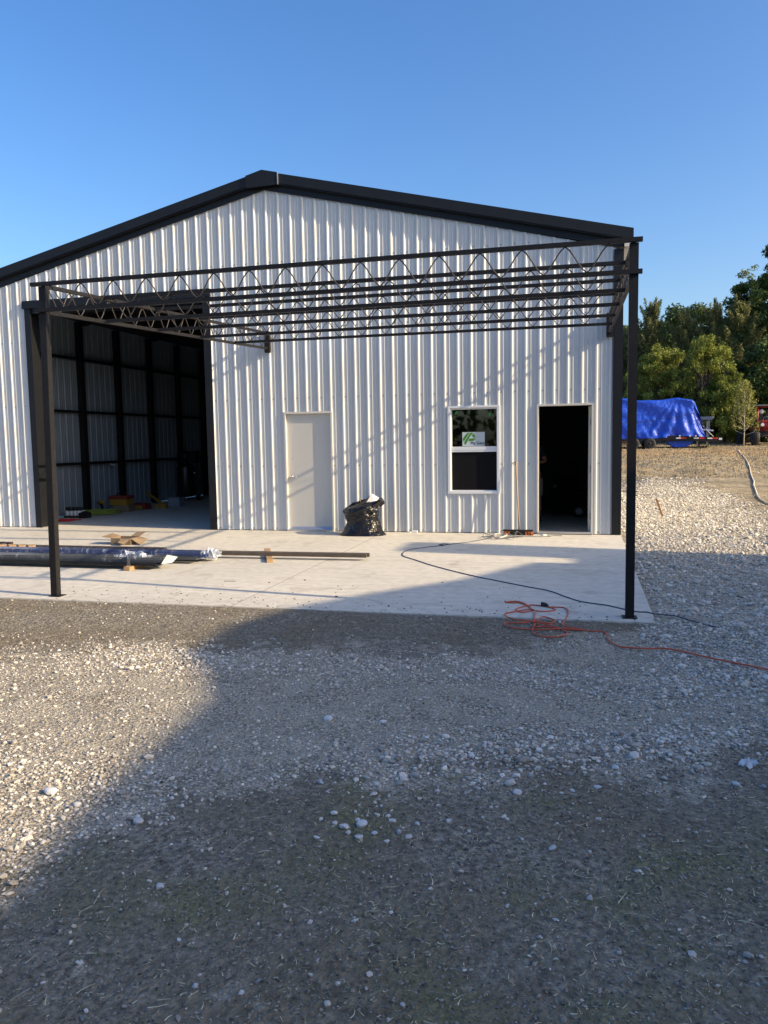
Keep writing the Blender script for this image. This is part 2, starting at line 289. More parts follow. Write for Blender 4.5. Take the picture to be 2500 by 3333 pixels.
# ------------------------------------------------------------------ mesh helpers
def wloc(o):
    p = Vector((0, 0, 0))
    while o: p = p+o.location; o = o.parent
    return p
class MB:
    def __init__(s): s.v = []; s.f = []; s.sm = []
    def quad(s, a, b, c, d, sm=False):
        n = len(s.v); s.v += [tuple(a), tuple(b), tuple(c), tuple(d)]; s.f.append((n, n+1, n+2, n+3)); s.sm.append(sm); return s
    def poly(s, pts):
        n = len(s.v); s.v += [tuple(p) for p in pts]; s.f.append(tuple(range(n, n+len(pts)))); s.sm.append(False); return s
    def box(s, x0, x1, y0, y1, z0, z1):
        return s.obox(Vector(((x0+x1)/2, (y0+y1)/2, (z0+z1)/2)), Vector(((x1-x0)/2, 0, 0)), Vector((0, (y1-y0)/2, 0)), Vector((0, 0, (z1-z0)/2)))
    def obox(s, c, ax, ay, az):
        n = len(s.v)
        for i, j, k in ((-1,-1,-1),(1,-1,-1),(1,1,-1),(-1,1,-1),(-1,-1,1),(1,-1,1),(1,1,1),(-1,1,1)):
            s.v.append(tuple(c+ax*i+ay*j+az*k))
        for f in ((0,3,2,1),(4,5,6,7),(0,1,5,4),(1,2,6,5),(2,3,7,6),(3,0,4,7)): s.f.append(tuple(n+i for i in f)); s.sm.append(False)
        return s
    def bar(s, a, b, w, h, up=(0, 0, 1)):
        a, b = Vector(a), Vector(b); d = (b-a); L_ = d.length; d.normalize()
        sd = d.cross(Vector(up))
        if sd.length < 1e-4: sd = d.cross(Vector((0, 1, 0)))
        sd.normalize(); u = sd.cross(d)
        return s.obox((a+b)/2, d*L_/2, sd*w/2, u*h/2)
    def tube(s, pts, r, n=6, closed=False, cap=True):
        P = [Vector(p) for p in pts]; R = r if hasattr(r, '__len__') else [r]*len(P)
        base = len(s.v); m = len(P); prev = None
        for i, p in enumerate(P):
            t = (P[(i+1) % m]-P[i-1]) if closed else (P[min(i+1, m-1)]-P[max(i-1, 0)])
            if t.length < 1e-9: t = Vector((0, 0, 1))
            t.normalize()
            if prev is None:
                u = t.orthogonal().normalized()
            else:
                u = prev - t*prev.dot(t)
                u = u.normalized() if u.length > 1e-6 else t.orthogonal().normalized()
            prev = u; w = t.cross(u)
            for k in range(n):
                a = 2*PI*k/n; s.v.append(tuple(p+(u*math.cos(a)+w*math.sin(a))*R[i]))
        for i in range(m if closed else m-1):
            for k in range(n):
                a = base+i*n+k; b_ = base+i*n+(k+1) % n; c = base+((i+1) % m)*n+(k+1) % n; d = base+((i+1) % m)*n+k
                s.f.append((a, b_, c, d)); s.sm.append(True)
        if cap and not closed:
            s.f.append(tuple(base+k for k in reversed(range(n)))); s.sm.append(False)
            s.f.append(tuple(base+(m-1)*n+k for k in range(n))); s.sm.append(False)
        return s
    def lathe(s, prof, c, axis=(0, 0, 1), n=16, smooth=True):
        ax = Vector(axis).normalized(); u = ax.orthogonal().normalized(); w = ax.cross(u); base = len(s.v); c = Vector(c)
        for r, h in prof:
            for k in range(n):
                a = 2*PI*k/n; s.v.append(tuple(c+ax*h+(u*math.cos(a)+w*math.sin(a))*r))
        for i in range(len(prof)-1):
            for k in range(n):
                s.f.append((base+i*n+k, base+i*n+(k+1) % n, base+(i+1)*n+(k+1) % n, base+(i+1)*n+k)); s.sm.append(smooth)
        s.f.append(tuple(base+k for k in reversed(range(n)))); s.sm.append(False)
        s.f.append(tuple(base+(len(prof)-1)*n+k for k in range(n))); s.sm.append(False)
        return s
    def prism(s, poly, vec):
        n = len(s.v); m = len(poly); vec = Vector(vec)
        s.v += [tuple(p) for p in poly]+[tuple(Vector(p)+vec) for p in poly]
        s.f.append(tuple(range(n, n+m))); s.sm.append(False)
        s.f.append(tuple(reversed(range(n+m, n+2*m)))); s.sm.append(False)
        for i in range(m): j = (i+1) % m; s.f.append((n+i, n+m+i, n+m+j, n+j)); s.sm.append(False)
        return s
    def build(s, name, m, parent=None, bevel=0, loc=None):
        me = bpy.data.meshes.new(name)
        v = s.v
        if loc is not None: L_ = Vector(loc); v = [tuple(Vector(p)-L_) for p in v]
        me.from_pydata(v, [], s.f)
        me.polygons.foreach_set('use_smooth', s.sm)
        bm = bmesh.new(); bm.from_mesh(me); bmesh.ops.recalc_face_normals(bm, faces=bm.faces)
        if bevel: bmesh.ops.bevel(bm, geom=bm.edges[:], offset=bevel, segments=2, affect='EDGES', clamp_overlap=True)
        bm.to_mesh(me); bm.free()
        me.materials.append(M[m] if isinstance(m, str) else m)
        o = bpy.data.objects.new(name, me); C.objects.link(o)
        if loc is not None: o.location = loc
        if parent:
            o.parent = parent; o.location = Vector(loc if loc is not None else (0, 0, 0)) - wloc(parent)
        return o
def tag(o, label=None, cat=None, group=None, kind=None):
    for k, v in (('label', label), ('category', cat), ('group', group), ('kind', kind)):
        if v: o[k] = v
    return o
def thing(name, label, cat, loc=(0, 0, 0), group=None):
    o = bpy.data.objects.new(name, None); C.objects.link(o); o.location = loc; o.empty_display_size = 0.2
    return tag(o, label, cat, group)
def np_mesh(name, V, F, m, col=None, tone=None, smooth=False, kind=None, parent=None):
    me = bpy.data.meshes.new(name); nv = len(V); nf, k = F.shape
    me.vertices.add(nv); me.vertices.foreach_set('co', V.astype(np.float32).ravel())
    me.loops.add(nf*k); me.loops.foreach_set('vertex_index', F.astype(np.int32).ravel())
    me.polygons.add(nf); me.polygons.foreach_set('loop_start', np.arange(0, nf*k, k, dtype=np.int32)); me.polygons.foreach_set('loop_total', np.full(nf, k, np.int32))
    me.polygons.foreach_set('use_smooth', np.full(nf, smooth))
    if col is not None:
        a = me.attributes.new('col', 'FLOAT_COLOR', 'POINT'); a.data.foreach_set('color', np.concatenate([col, np.ones((nv, 1))], 1).astype(np.float32).ravel())
    if tone is not None:
        a = me.attributes.new('tone', 'FLOAT', 'POINT'); a.data.foreach_set('value', tone.astype(np.float32))
    me.update(calc_edges=True); me.validate()
    me.materials.append(M[m]); o = bpy.data.objects.new(name, me); C.objects.link(o)
    if kind: o['kind'] = kind
    if parent: o.parent = parent
    return o
def vnoise(x, y, seed=0):
    xi = np.floor(x).astype(np.int64); yi = np.floor(y).astype(np.int64); xf = x-xi; yf = y-yi
    def h(a, b): n = (a*374761393+b*668265263+seed*974634777) & 0x7fffffff; n = ((n ^ (n >> 13))*1274126177) & 0x7fffffff; return ((n ^ (n >> 16)) & 0xffff)/65535.0
    u = xf*xf*(3-2*xf); v = yf*yf*(3-2*yf)
    return (h(xi, yi)*(1-u)+h(xi+1, yi)*u)*(1-v)+(h(xi, yi+1)*(1-u)+h(xi+1, yi+1)*u)*v
def fbm(x, y, seed=0, o=4):
    t = 0; a = 0.5
    for i in range(o): t = t+a*vnoise(x*2**i, y*2**i, seed+i); a /= 2
    return t
def sstep(a, b, x): t = np.clip((x-a)/(b-a), 0, 1); return t*t*(3-2*t)

# ------------------------------------------------------------------ terrain
YT = ([-6, 1.9, 3.3, 4.5, 5.65, 6.3, 6.8, 7.1, 7.2], [-8.2, -8.0, -7.6, -7.45, -7.25, -7.0, -6.75, -6.3, -6.2])
YB = ([-6, 3.9, 4.45, 4.68, 5.37, 6.03, 6.7, 7.15, 7.6, 10, 14], [-11.9, -11.4, -11.0, -10.5, -10.0, -9.82, -9.55, -9.3, -8.95, -7.4, -5])
def gravel(x, y):
    j = (fbm(x*1.7, y*1.7, 3)-0.47)*1.1+(fbm(x*6, y*6, 8)-0.47)*0.7
    yt = np.interp(x, *YT); yb = np.interp(x, *YB)
    front = sstep(-0.25, 0.45, yt-y+j*0.8)*sstep(-0.35, 0.4, y-yb+j)
    side = sstep(7.15, 7.25, x)*sstep(-6.9, -6.2, y)*sstep(-0.5, 1.0, np.interp(y, [-6, 2, 7, 15, 16], [14, 10.6, 10.3, 9.9, 8])-x+j*1.4)*sstep(-2, 7, 14.0-y+j*4)
    return np.maximum(front, side)
def coarse(x, y):
    a = np.exp(-((y+7.95+0.15*np.sin(x*2))/0.42)**2)*0.6
    b = np.exp(-((y+9.55-0.35*(x-5.8))/0.38)**2)*sstep(4.8, 5.8, x)
    c = sstep(5.6, 4.6, x)*sstep(-9.6, -10.3, y)*0.5
    d = sstep(6.8, 7.3, x)*sstep(-9.0, -7.6, y)*0.9
    return np.clip(np.maximum.reduce([a, b, c, d])+0.7*(fbm(x*1.1, y*1.1, 47)-0.45), 0, 1)
def gz(x, y):
    x = np.asarray(x, float); y = np.asarray(y, float)
    base = -0.05+0.040*sstep(-7.4,-6.5,y)*(1-sstep(-6.3,-5.6,y))+0.02*(fbm(x*0.9, y*0.9, 11)-0.5)+0.012*(fbm(x*5, y*5, 12)-0.5)
    base = base+0.035*sstep(7.0, 7.6, x)*sstep(-7.5, -6, y)
    rise = np.interp(y, [3, 15, 36, 70, 200], [0, 0.27, 0.90, 1.9, 3.0])
    k = np.maximum(sstep(7.4, 9.0, x)*sstep(2, 6, y), sstep(12.6, 16, y))
    lump = 0.32*np.clip(fbm(x*0.35+3, y*0.22, 21)-0.45, -0.15, 1)*sstep(14, 18, y)*(1-sstep(28, 33, y))+0.14*(fbm(x*1.5, y*1.2, 22)-0.5)*sstep(12, 16, y)
    return base+rise*k+lump*sstep(8, 9, x)
def gh(x, y): return float(gz(np.array([x]), np.array([y]))[0])
gx = np.concatenate([[-600, -200, -80, -40, -20, -12], np.arange(-8, 0.5, 0.5), np.arange(0.5, 10.6, 0.07), np.arange(10.8, 26, 0.3), [30, 40, 60, 100, 200, 600]])
gy = np.concatenate([[-600, -200, -80, -40, -25, -18], np.arange(-15, -12.6, 0.3), np.arange(-12.5, -5.9, 0.06), np.arange(-5.8, 16, 0.2), np.arange(16.2, 44, 0.25), [46, 50, 56, 64, 80, 120, 250, 900]])
X, Y = np.meshgrid(gx, gy); Z = gz(X, Y)
nx, ny = len(gx), len(gy)
V = np.stack([X.ravel(), Y.ravel(), Z.ravel()], 1)
I = np.arange(nx*ny).reshape(ny, nx)
F = np.stack([I[:-1, :-1].ravel(), I[:-1, 1:].ravel(), I[1:, 1:].ravel(), I[1:, :-1].ravel()], 1)
go = np_mesh('ground', V, F, 'ground', smooth=True, kind='structure')
def fattr(name, arr):
    a = go.data.attributes.new(name, 'FLOAT', 'POINT'); a.data.foreach_set('value', arr.astype(np.float32).ravel())
fattr('gravel', gravel(X, Y)); fattr('moss', sstep(-9.2, -10.2, Y))
fattr('dust', 0.9*sstep(0.55, 1.0, 1.5*np.exp(-(((X-8.2)/0.9)**2+((Y-3.6)/1.0)**2))+fbm(X*2, Y*2, 31)*0.5))  # paler ground patch near the shop corner, edge broken by noise
fattr('grass', np.maximum(sstep(14.5, 16.5, Y+fbm(X*.8, Y*.8, 5)*2), sstep(10.2, 11.2, X+fbm(X, Y, 6)*1.2)*sstep(-4, 3, Y)))
fattr('verge', np.exp(-((Y-31)/3.5)**2)*0.8)

# slab and floor
sb = MB().box(-9.5, 7.217, -6.373, 12.4, -0.14, 0.0)
tag(sb.build('concrete_slab', 'concrete', bevel=0.006), kind='structure')

# ------------------------------------------------------------------ shop building
RB = 0.2286
XL_, XR_ = -5.0, 7.2
YB_ = 12.2
APX = 1.1; EAVE = 4.62; SL = 0.246
def ztop(x): return 6.12-SL*abs(x-APX)
bld = thing('shop_building', 'white ribbed steel shop building with black roof trim and tall open bay', 'building', (1.1, 0, 0))
DOOR = (1.335, 2.255, 0.0, 2.165); DOOR2 = (5.845, 6.765, 0.0, 2.185); WIN = (4.338, 5.23, 0.685, 2.19); BAY = (-4.0, -0.09, 0.0, 4.43)
def rib_profile(x0, x1):
    pts = []
    for i in range(math.floor(x0/RB)-1, math.ceil(x1/RB)+2):
        o = i*RB
        for dx, d in ((-.086, 0), (-.067, -.019), (-.046, -.019), (-.028, 0), (.014, 0), (.021, -.0035), (.031, -.0035), (.038, 0), (.078, 0), (.085, -.0035), (.095, -.0035), (.102, 0)):
            pts.append((o+dx, d))
    pts = sorted(pts); out = []
    for x, d in pts:
        if x0 < x < x1: out.append((x, d))
    def at(x):
        for (a, da), (b, db) in zip(pts, pts[1:]):
            if a <= x <= b: return da+(db-da)*(x-a)/(b-a+1e-9)
        return 0
    return [(x0, at(x0))]+out+[(x1, at(x1))]
def at_profile(prof, cuts):
    xs = [p[0] for p in prof]; ds = [p[1] for p in prof]
    xx = sorted(set(xs+[c for c in cuts if xs[0] < c < xs[-1]]))
    return [(x, float(np.interp(x, xs, ds))) for x in xx]
wb = MB()
prof = at_profile(rib_profile(XL_, 7.10), [DOOR[0], DOOR[1], DOOR2[0], DOOR2[1], WIN[0], WIN[1], BAY[0], BAY[1], APX])
for (xa, da), (xb, db) in zip(prof, prof[1:]):
    m_ = (xa+xb)/2; spans = [(0.012, None)]
    holes = [h for h in (DOOR, DOOR2, WIN, BAY) if h[0] < m_ < h[1]]
    for h in holes:
        ns = []
        for a, b in spans:
            if h[2] > a+0.02: ns.append((a, h[2]))
            ns.append((h[3], b))
        spans = ns
    for a, b in spans:
        za, zb = (ztop(xa), ztop(xb)) if b is None else (b, b)
        wb.quad((xa, da, a), (xb, db, a), (xb, db, zb), (xa, da, za))
wb.build('front_wall', 'white_steel', bld)
# side and back walls: ribbed sheets seen from inside
def side_wall(name, X0, y0, y1, zt, sgn):
    w = MB(); pr = rib_profile(y0, y1)
    for (a, da), (b, db) in zip(pr, pr[1:]):
        w.quad((X0-sgn*da, a, 0.012), (X0-sgn*db, b, 0.012), (X0-sgn*db, b, zt), (X0-sgn*da, a, zt))
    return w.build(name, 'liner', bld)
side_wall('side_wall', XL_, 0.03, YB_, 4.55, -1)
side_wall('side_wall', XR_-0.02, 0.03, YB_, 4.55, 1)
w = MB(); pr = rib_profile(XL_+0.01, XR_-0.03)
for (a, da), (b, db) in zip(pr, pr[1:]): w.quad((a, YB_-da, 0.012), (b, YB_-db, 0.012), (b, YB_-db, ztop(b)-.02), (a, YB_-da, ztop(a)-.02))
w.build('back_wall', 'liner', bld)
# roof: two slopes with thickness, overhanging the gable
def zr(x): return 6.379-0.2355*abs(x-1.089)
rf = MB(); RX = 1.089
for s_, xe in ((-1, -5.2), (1, 7.355)):
    rf.prism([(RX, -0.10, zr(RX)-0.002), (xe, -0.10, zr(xe)-0.002), (xe, -0.10, zr(xe)-0.05), (RX, -0.10, zr(RX)-0.05)], (0, YB_+0.3, 0))
rf.build('roof', 'roof_steel', bld)
sf = MB()
for s_, xe in ((-1, -5.2), (1, 7.355)):
    sf.prism([(RX, -0.10, zr(RX)-0.170), (xe, -0.10, zr(xe)-0.170), (xe, -0.10, zr(xe)-0.186), (RX, -0.10, zr(RX)-0.186)], (0, 0.095, 0))
sf.build('soffit', 'black_trim', bld)
for s_, xe in ((-1, -5.2), (1, 7.355)):
    fa = MB(); x0 = RX+0.29*s_
    fa.prism([(x0, -0.12, zr(x0)+0.004), (xe, -0.12, zr(xe)+0.004), (xe, -0.12, zr(xe)-0.165), (x0, -0.12, zr(x0)-0.165)], (0, 0.019, 0))
    fa.build('rake_trim', 'black_trim', bld)
    tr = MB(); tr.prism([(RX, -0.034, zr(RX)-0.187), (xe-.12*s_, -0.034, zr(xe-.12*s_)-0.187), (xe-.12*s_, -0.034, zr(xe-.12*s_)-0.30), (RX, -0.034, zr(RX)-0.30)], (0, 0.012, 0))
    tr.build('gable_trim', 'black_trim', bld)
pk = MB().prism([(0.782, -0.140, 6.106), (1.385, -0.140, 6.12), (1.385, -0.140, 6.326), (1.089, -0.140, 6.395), (0.782, -0.140, 6.319)], (0, 0.02, 0))
pko = pk.build('ridge_cap', 'black_trim', bld)
MB().box(1.382, 1.392, -0.148, -0.115, 6.12, 6.326).build('cap_edge', 'aluminium', pko)
# eave soffit right, pale
ev = MB().box(7.218, 7.35, -0.09, YB_, 4.64, 4.70); ev.build('eave_soffit', 'frame_paint', bld)
# corner trim
MB().box(7.065, 7.215, -0.03, 0.11, 0.0, ztop(7.1)-0.02).build('corner_trim', 'black_trim', bld, bevel=0.004)
MB().box(-5.03, -4.9, -0.03, 0.11, 0.0, ztop(-4.95)-0.02).build('corner_trim', 'black_trim', bld, bevel=0.004)
# bay frame
MB().box(-4.0, -3.87, -0.035, 0.0, 0, 4.29).box(-3.995, -3.90, 0.002, 0.26, 0, 4.29).build('bay_jamb', 'black_trim', bld)
MB().box(-0.19, -0.05, -0.035, 0.0, 0, 4.29).box(-0.14, -0.06, 0.002, 0.26, 0, 4.29).build('bay_jamb', 'black_trim', bld)
MB().box(-4.03, -0.03, -0.06, 0.0, 4.292, 4.44).box(-3.89, -0.15, 0.002, 0.26, 4.20, 4.42).build('bay_header', 'black_trim', bld)
# interior framing: columns and girts of the left wall, rafters, added light-blocking partition
for k, yc in enumerate([1.35, 2.97, 4.50, 6.03, 7.57, 9.1, 10.7]):
    MB().box(-4.97, -4.85, yc-0.075, yc+0.075, 0.0, 4.5).build('column', 'black_steel', bld)
for z in (1.20, 2.41, 3.64):
    MB().box(-4.97, -4.87, 0.12, YB_-0.1, z-0.03, z+0.03).build('girt', 'black_steel', bld)
    MB().box(-4.8, -4.05, 0.03, 0.12, z-0.045, z+0.045).build('girt', 'black_steel', bld)
for yc in (2.97, 6.03, 9.1):
    r_ = MB()
    r_.bar((-4.8, yc, 4.55), (1.1, yc, 6.0), 0.14, 0.3); r_.bar((1.1, yc, 6.0), (7.0, yc, 4.55), 0.14, 0.3)
    r_.build('rafter', 'black_steel', bld)
ins = MB()
for s_, xe in ((-1, -4.95), (1, 7.15)):
    ins.prism([(1.1, 0.05, 6.09), (xe, 0.05, ztop(xe)-0.03), (xe, 0.05, ztop(xe)-0.10), (1.1, 0.05, 6.02)], (0, YB_-0.1, 0))
ins.build('roof_insulation', 'insulation', bld)
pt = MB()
pt.box(0.30, 0.36, 0.05, YB_-0.05, 0.0, 4.2)  # unseen wall added to keep bay daylight out of the door room
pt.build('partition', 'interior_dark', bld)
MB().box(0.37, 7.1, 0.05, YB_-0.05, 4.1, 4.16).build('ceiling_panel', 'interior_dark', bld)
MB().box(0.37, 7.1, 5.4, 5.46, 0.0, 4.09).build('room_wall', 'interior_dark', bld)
# screws of the front wall (surface fixings, one part)
sc = MB()
for z in (0.045, 1.1906, 2.4077, 3.652, 4.833):
    for i in range(-21, 32):
        x = i*RB-0.002
        if z > ztop(x)-0.15 or x > 7.05: continue
        if any(h[0]-0.02 < x < h[1]+0.02 and h[2]-0.05 < z < h[3] for h in (DOOR, DOOR2, WIN, BAY)): continue
        sc.lathe([(0.011, 0.0), (0.011, 0.003), (0.006, 0.004), (0.006, 0.010)], (x, 0, z), (0, -1, 0), 6, False)
scr = sc.build('screws', 'hinge', bld); scr['kind'] = 'stuff'
# door 1 (closed)
d1 = MB(); a, b_, c_, d_ = DOOR
d1.box(a, a+0.035, -0.028, 0.12, 0.0, d_).box(b_-0.035, b_, -0.028, 0.12, 0.0, d_).box(a+0.035, b_-0.035, -0.028, 0.12, d_-0.04, d_)
d1.build('door_frame', 'frame_paint', bld, bevel=0.002)
dl = MB().box(a+0.036, b_-0.036, 0.026, 0.070, 0.03, d_-0.043).build('entry_door', 'door_paint', bld, bevel=0.002)
hx, hz = a+0.115, 0.985
MB().lathe([(0.033, 0), (0.033, 0.012), (0.02, 0.02), (0.011, 0.024), (0.011, 0.05)], (hx-0.01, 0.026, hz), (0, -1, 0), 16).tube([(hx-0.01, -0.02, hz), (hx+0.03, -0.024, hz+0.002), (hx+0.11, -0.022, hz-0.006)], [0.011, 0.010, 0.008], 8).build('lever_handle', 'chrome', dl)
MB().lathe([(0.008, 0), (0.006, 0.004)], (a+0.14, 0.026, 1.32), (0, -1, 0), 8).build('peephole', 'hinge', dl)
MB().box(a+0.012, b_-0.012, -0.05, 0.12, 0.003, 0.028).prism([(a+0.036, 0.024, 0.03), (a+0.036, -0.006, 0.03), (a+0.036, 0.024, 0.075)], (b_-a-0.072, 0, 0)).build('door_threshold', 'aluminium', bld)
# door 2 (open inwards): frame, leaf swung to the right wall, hinges
a, b_, c_, d_ = DOOR2
d2 = MB(); d2.box(a, a+0.03, -0.028, 0.13, 0.0, d_).box(b_-0.032, b_, -0.028, 0.13, 0.0, d_).box(a+0.03, b_-0.032, -0.028, 0.13, d_-0.035, d_)
d2.build('door_frame', 'frame_paint', bld, bevel=0.002)
lf = MB().box(b_-0.077, b_-0.034, 0.135, 1.02, 0.03, d_-0.05).build('open_door', 'door_paint', bld, bevel=0.002)
lf['label'] = 'door swung open into the dark room'
for z in (0.30, 1.09, 1.88):
    MB().box(b_-0.048, b_-0.033, 0.05, 0.134, z-0.055, z+0.055).build('hinge', 'hinge', lf)
MB().box(a+0.01, b_-0.01, -0.055, 0.13, 0.012, 0.045).build('door_threshold', 'aluminium', bld)
MB().box(a+0.012, b_-0.012, -0.05, 0.12, 0.001, 0.011).build('threshold_seal', 'rubber', bld)
# window
a, b_, c_, d_ = WIN
wo = MB(); t = 0.045
wo.box(a, a+t, -0.03, 0.07, c_, d_).box(b_-t, b_, -0.03, 0.07, c_, d_).box(a+t, b_-t, -0.03, 0.07, d_-0.035, d_).box(a+t, b_-t, -0.03, 0.07, c_, c_+0.045)
win = wo.build('window', 'vinyl', bld, bevel=0.002)
MB().box(a+t, b_-t, 0.0, 0.06, 1.435, 1.495).build('meeting_rail', 'vinyl', win, bevel=0.002)
sh = MB()
sh.box(a+t, a+t+0.022, 0.015, 0.05, 1.497, d_-0.036).box(b_-t-0.012, b_-t, 0.015, 0.05, 1.497, d_-0.036).box(a+t+.022, b_-t-.012, 0.015, 0.05, d_-0.062, d_-0.036)
sh.box(a+t, a+t+0.015, 0.005, 0.045, c_+0.046, 1.434).box(b_-t-0.012, b_-t, 0.005, 0.045, c_+0.046, 1.434).box(a+t+.015, b_-t-.012, 0.005, 0.045, 1.402, 1.434).box(a+t+.015, b_-t-.012, 0.005, 0.045, c_+0.046, c_+0.06)
sh.build('sash', 'vinyl', win)
MB().box(a+t+0.02, b_-t-0.01, 0.034, 0.038, 1.50, d_-0.06).build('upper_pane', 'glass', win)
MB().box(a+t+0.013, b_-t-0.01, 0.024, 0.027, c_+0.058, 1.404).build('insect_screen', 'screen_mesh', win)
# card with the leaf emblem and the words
cardx, cardz, cw, ch = 4.583, 1.502, 0.385, 0.24
card = MB().box(cardx, cardx+cw, 0.029, 0.032, cardz, cardz+ch).build('window_card', 'sticker', win)
def card_poly(mb, pts):
    P = [(cardx+(px-515)/505*cw, 0.0275, cardz+ch-(py-732)/315*ch) for px, py in pts]
    mb.prism(P, (0, 0.0012, 0)); return mb
em = MB()
card_poly(em, [(632, 745), (680, 745), (640, 800), (597, 870), (545, 945), (527, 885), (570, 815)])
card_poly(em, [(700, 745), (765, 745), (705, 810), (660, 880), (625, 950), (583, 1025), (553, 970), (600, 895), (650, 810)])
card_poly(em, [(773, 757), (818, 853), (757, 853), (735, 800)])
card_poly(em, [(672, 875), (815, 870), (772, 930), (650, 935)])
em.build('emblem', 'green_ink', card)
def text(body, size, loc, m, parent, name, rx=PI/2, ext=0.0008):
    cu = bpy.data.curves.new(name, 'FONT'); cu.body = body; cu.size = size; cu.extrude = ext; cu.offset = size*0.014
    o = bpy.data.objects.new(name+'_tmp', cu); C.objects.link(o)
    dg = bpy.context.evaluated_depsgraph_get(); me = bpy.data.meshes.new_from_object(o.evaluated_get(dg)); bpy.data.objects.remove(o)
    me.materials.clear(); me.materials.append(M[m]); t_ = bpy.data.objects.new(name, me); C.objects.link(t_)
    t_.parent = parent; t_.location = Vector(loc)-wloc(parent)
    t_.rotation_euler = (rx, 0, 0); return t_
text('Ply Gem', 0.070, (cardx+0.143, 0.0278, cardz+0.028), 'navy_ink', card, 'lettering')
MB().prism([(4.452, 0.0275, 2.052), (4.478, 0.0275, 2.046), (4.50, 0.0275, 2.098), (4.474, 0.0275, 2.104)], (0, 0.0025, 0)).build('sticker', 'sticker_green', win)
MB().box(5.035, 5.068, 0.0275, 0.03, 2.005, 2.06).build('sticker', 'sticker_green', win)

# ------------------------------------------------------------------ carport frame
PX = (1.076, 7.0026); PY = -6.19; ZFT, ZFB, ZWT, ZWB = 3.2945, 3.0274, 3.581, 3.308
cp = thing('carport_frame', 'black welded steel carport frame of open web trusses on two slim posts', 'carport', (4.04, PY, 0))
def web(mb, a_t, a_b, b_t, b_b, n, r=0.0068, ph=0.0):
    a_t, a_b, b_t, b_b = map(Vector, (a_t, a_b, b_t, b_b)); pts = []
    K = n*12
    for i in range(K+1):
        u = i/K; s_ = math.cos(2*PI*(u*n)+ph)
        tri = 0.42*math.asin(max(-1, min(1, s_)))/(PI/2)+0.58*s_   # rounded zigzag
        v = (tri+1)/2
        pts.append((a_b+(b_b-a_b)*u)*(1-v)+(a_t+(b_t-a_t)*u)*v)
    mb.tube(pts, r, 5)
c2 = 0.0195
for X_ in PX:
    lx = (-0.02, 0.035) if X_ < 3 else (0, 0)
    MB().bar((X_+lx[0], PY, 0.006), (X_+lx[1], PY, ZFT-c2), 0.076, 0.076, up=(0, 1, 0)).build('post', 'black_steel', cp, bevel=0.003)
    MB().box(X_-0.065, X_+0.065, PY-0.065, PY+0.065, 0.0, 0.007).build('base_plate', 'black_steel', cp)
for k, Yt in enumerate([PY, -5.10, -3.92, -2.72, -1.55]):
    u = (Yt-PY)/(-PY); zt_, zb_ = ZFT+(ZWT-ZFT)*u, ZFB+(ZWB-ZFB)*u
    e0, e1 = (PX[0]-0.075, PX[1]+0.068) if k == 0 else (PX[0]+0.02, PX[1]-0.02)
    yo = -0.058 if k == 0 else 0
    t_ = MB(); t_.box(e0, e1, Yt-c2+yo, Yt+c2+yo, zt_-c2, zt_+c2)
    tr = t_.build('truss', 'black_steel', cp, bevel=0.002)
    MB().box(e0+0.03, e1, Yt-c2+yo, Yt+c2+yo, zb_-c2, zb_+c2).build('bottom_chord', 'black_steel', tr, bevel=0.002)
    wb_ = MB(); web(wb_, (PX[0]+0.145-0.372*0+0*k, Yt+yo, zt_-c2), (PX[0]+0.145, Yt+yo, zb_+c2), (PX[0]+0.145+15*0.3717, Yt+yo, zt_-c2), (PX[0]+0.145+15*0.3717, Yt+yo, zb_+c2), 15)
    wb_.build('web', 'rod_steel', tr)
for X_ in PX:
    sg = 1 if X_ < 3 else -1
    tt = MB().bar((X_, PY+0.04, ZFT), (X_, -0.05, ZWT), 0.039, 0.039); ts = tt.build('side_truss', 'black_steel', cp)
    MB().bar((X_, PY+0.04, ZFB), (X_, -0.05, ZWB), 0.039, 0.039).build('bottom_chord', 'black_steel', ts)
    w_ = MB(); web(w_, (X_, PY+0.1, ZFT-c2), (X_, PY+0.1, ZFB+c2), (X_, -0.12, ZWT-c2), (X_, -0.12, ZWB+c2), 16); w_.build('web', 'rod_steel', ts)
    MB().box(X_-0.05, X_+0.05, -0.095, -0.021, ZWB-0.075, ZWT+0.03).build('wall_bracket', 'black_steel', cp, bevel=0.004)

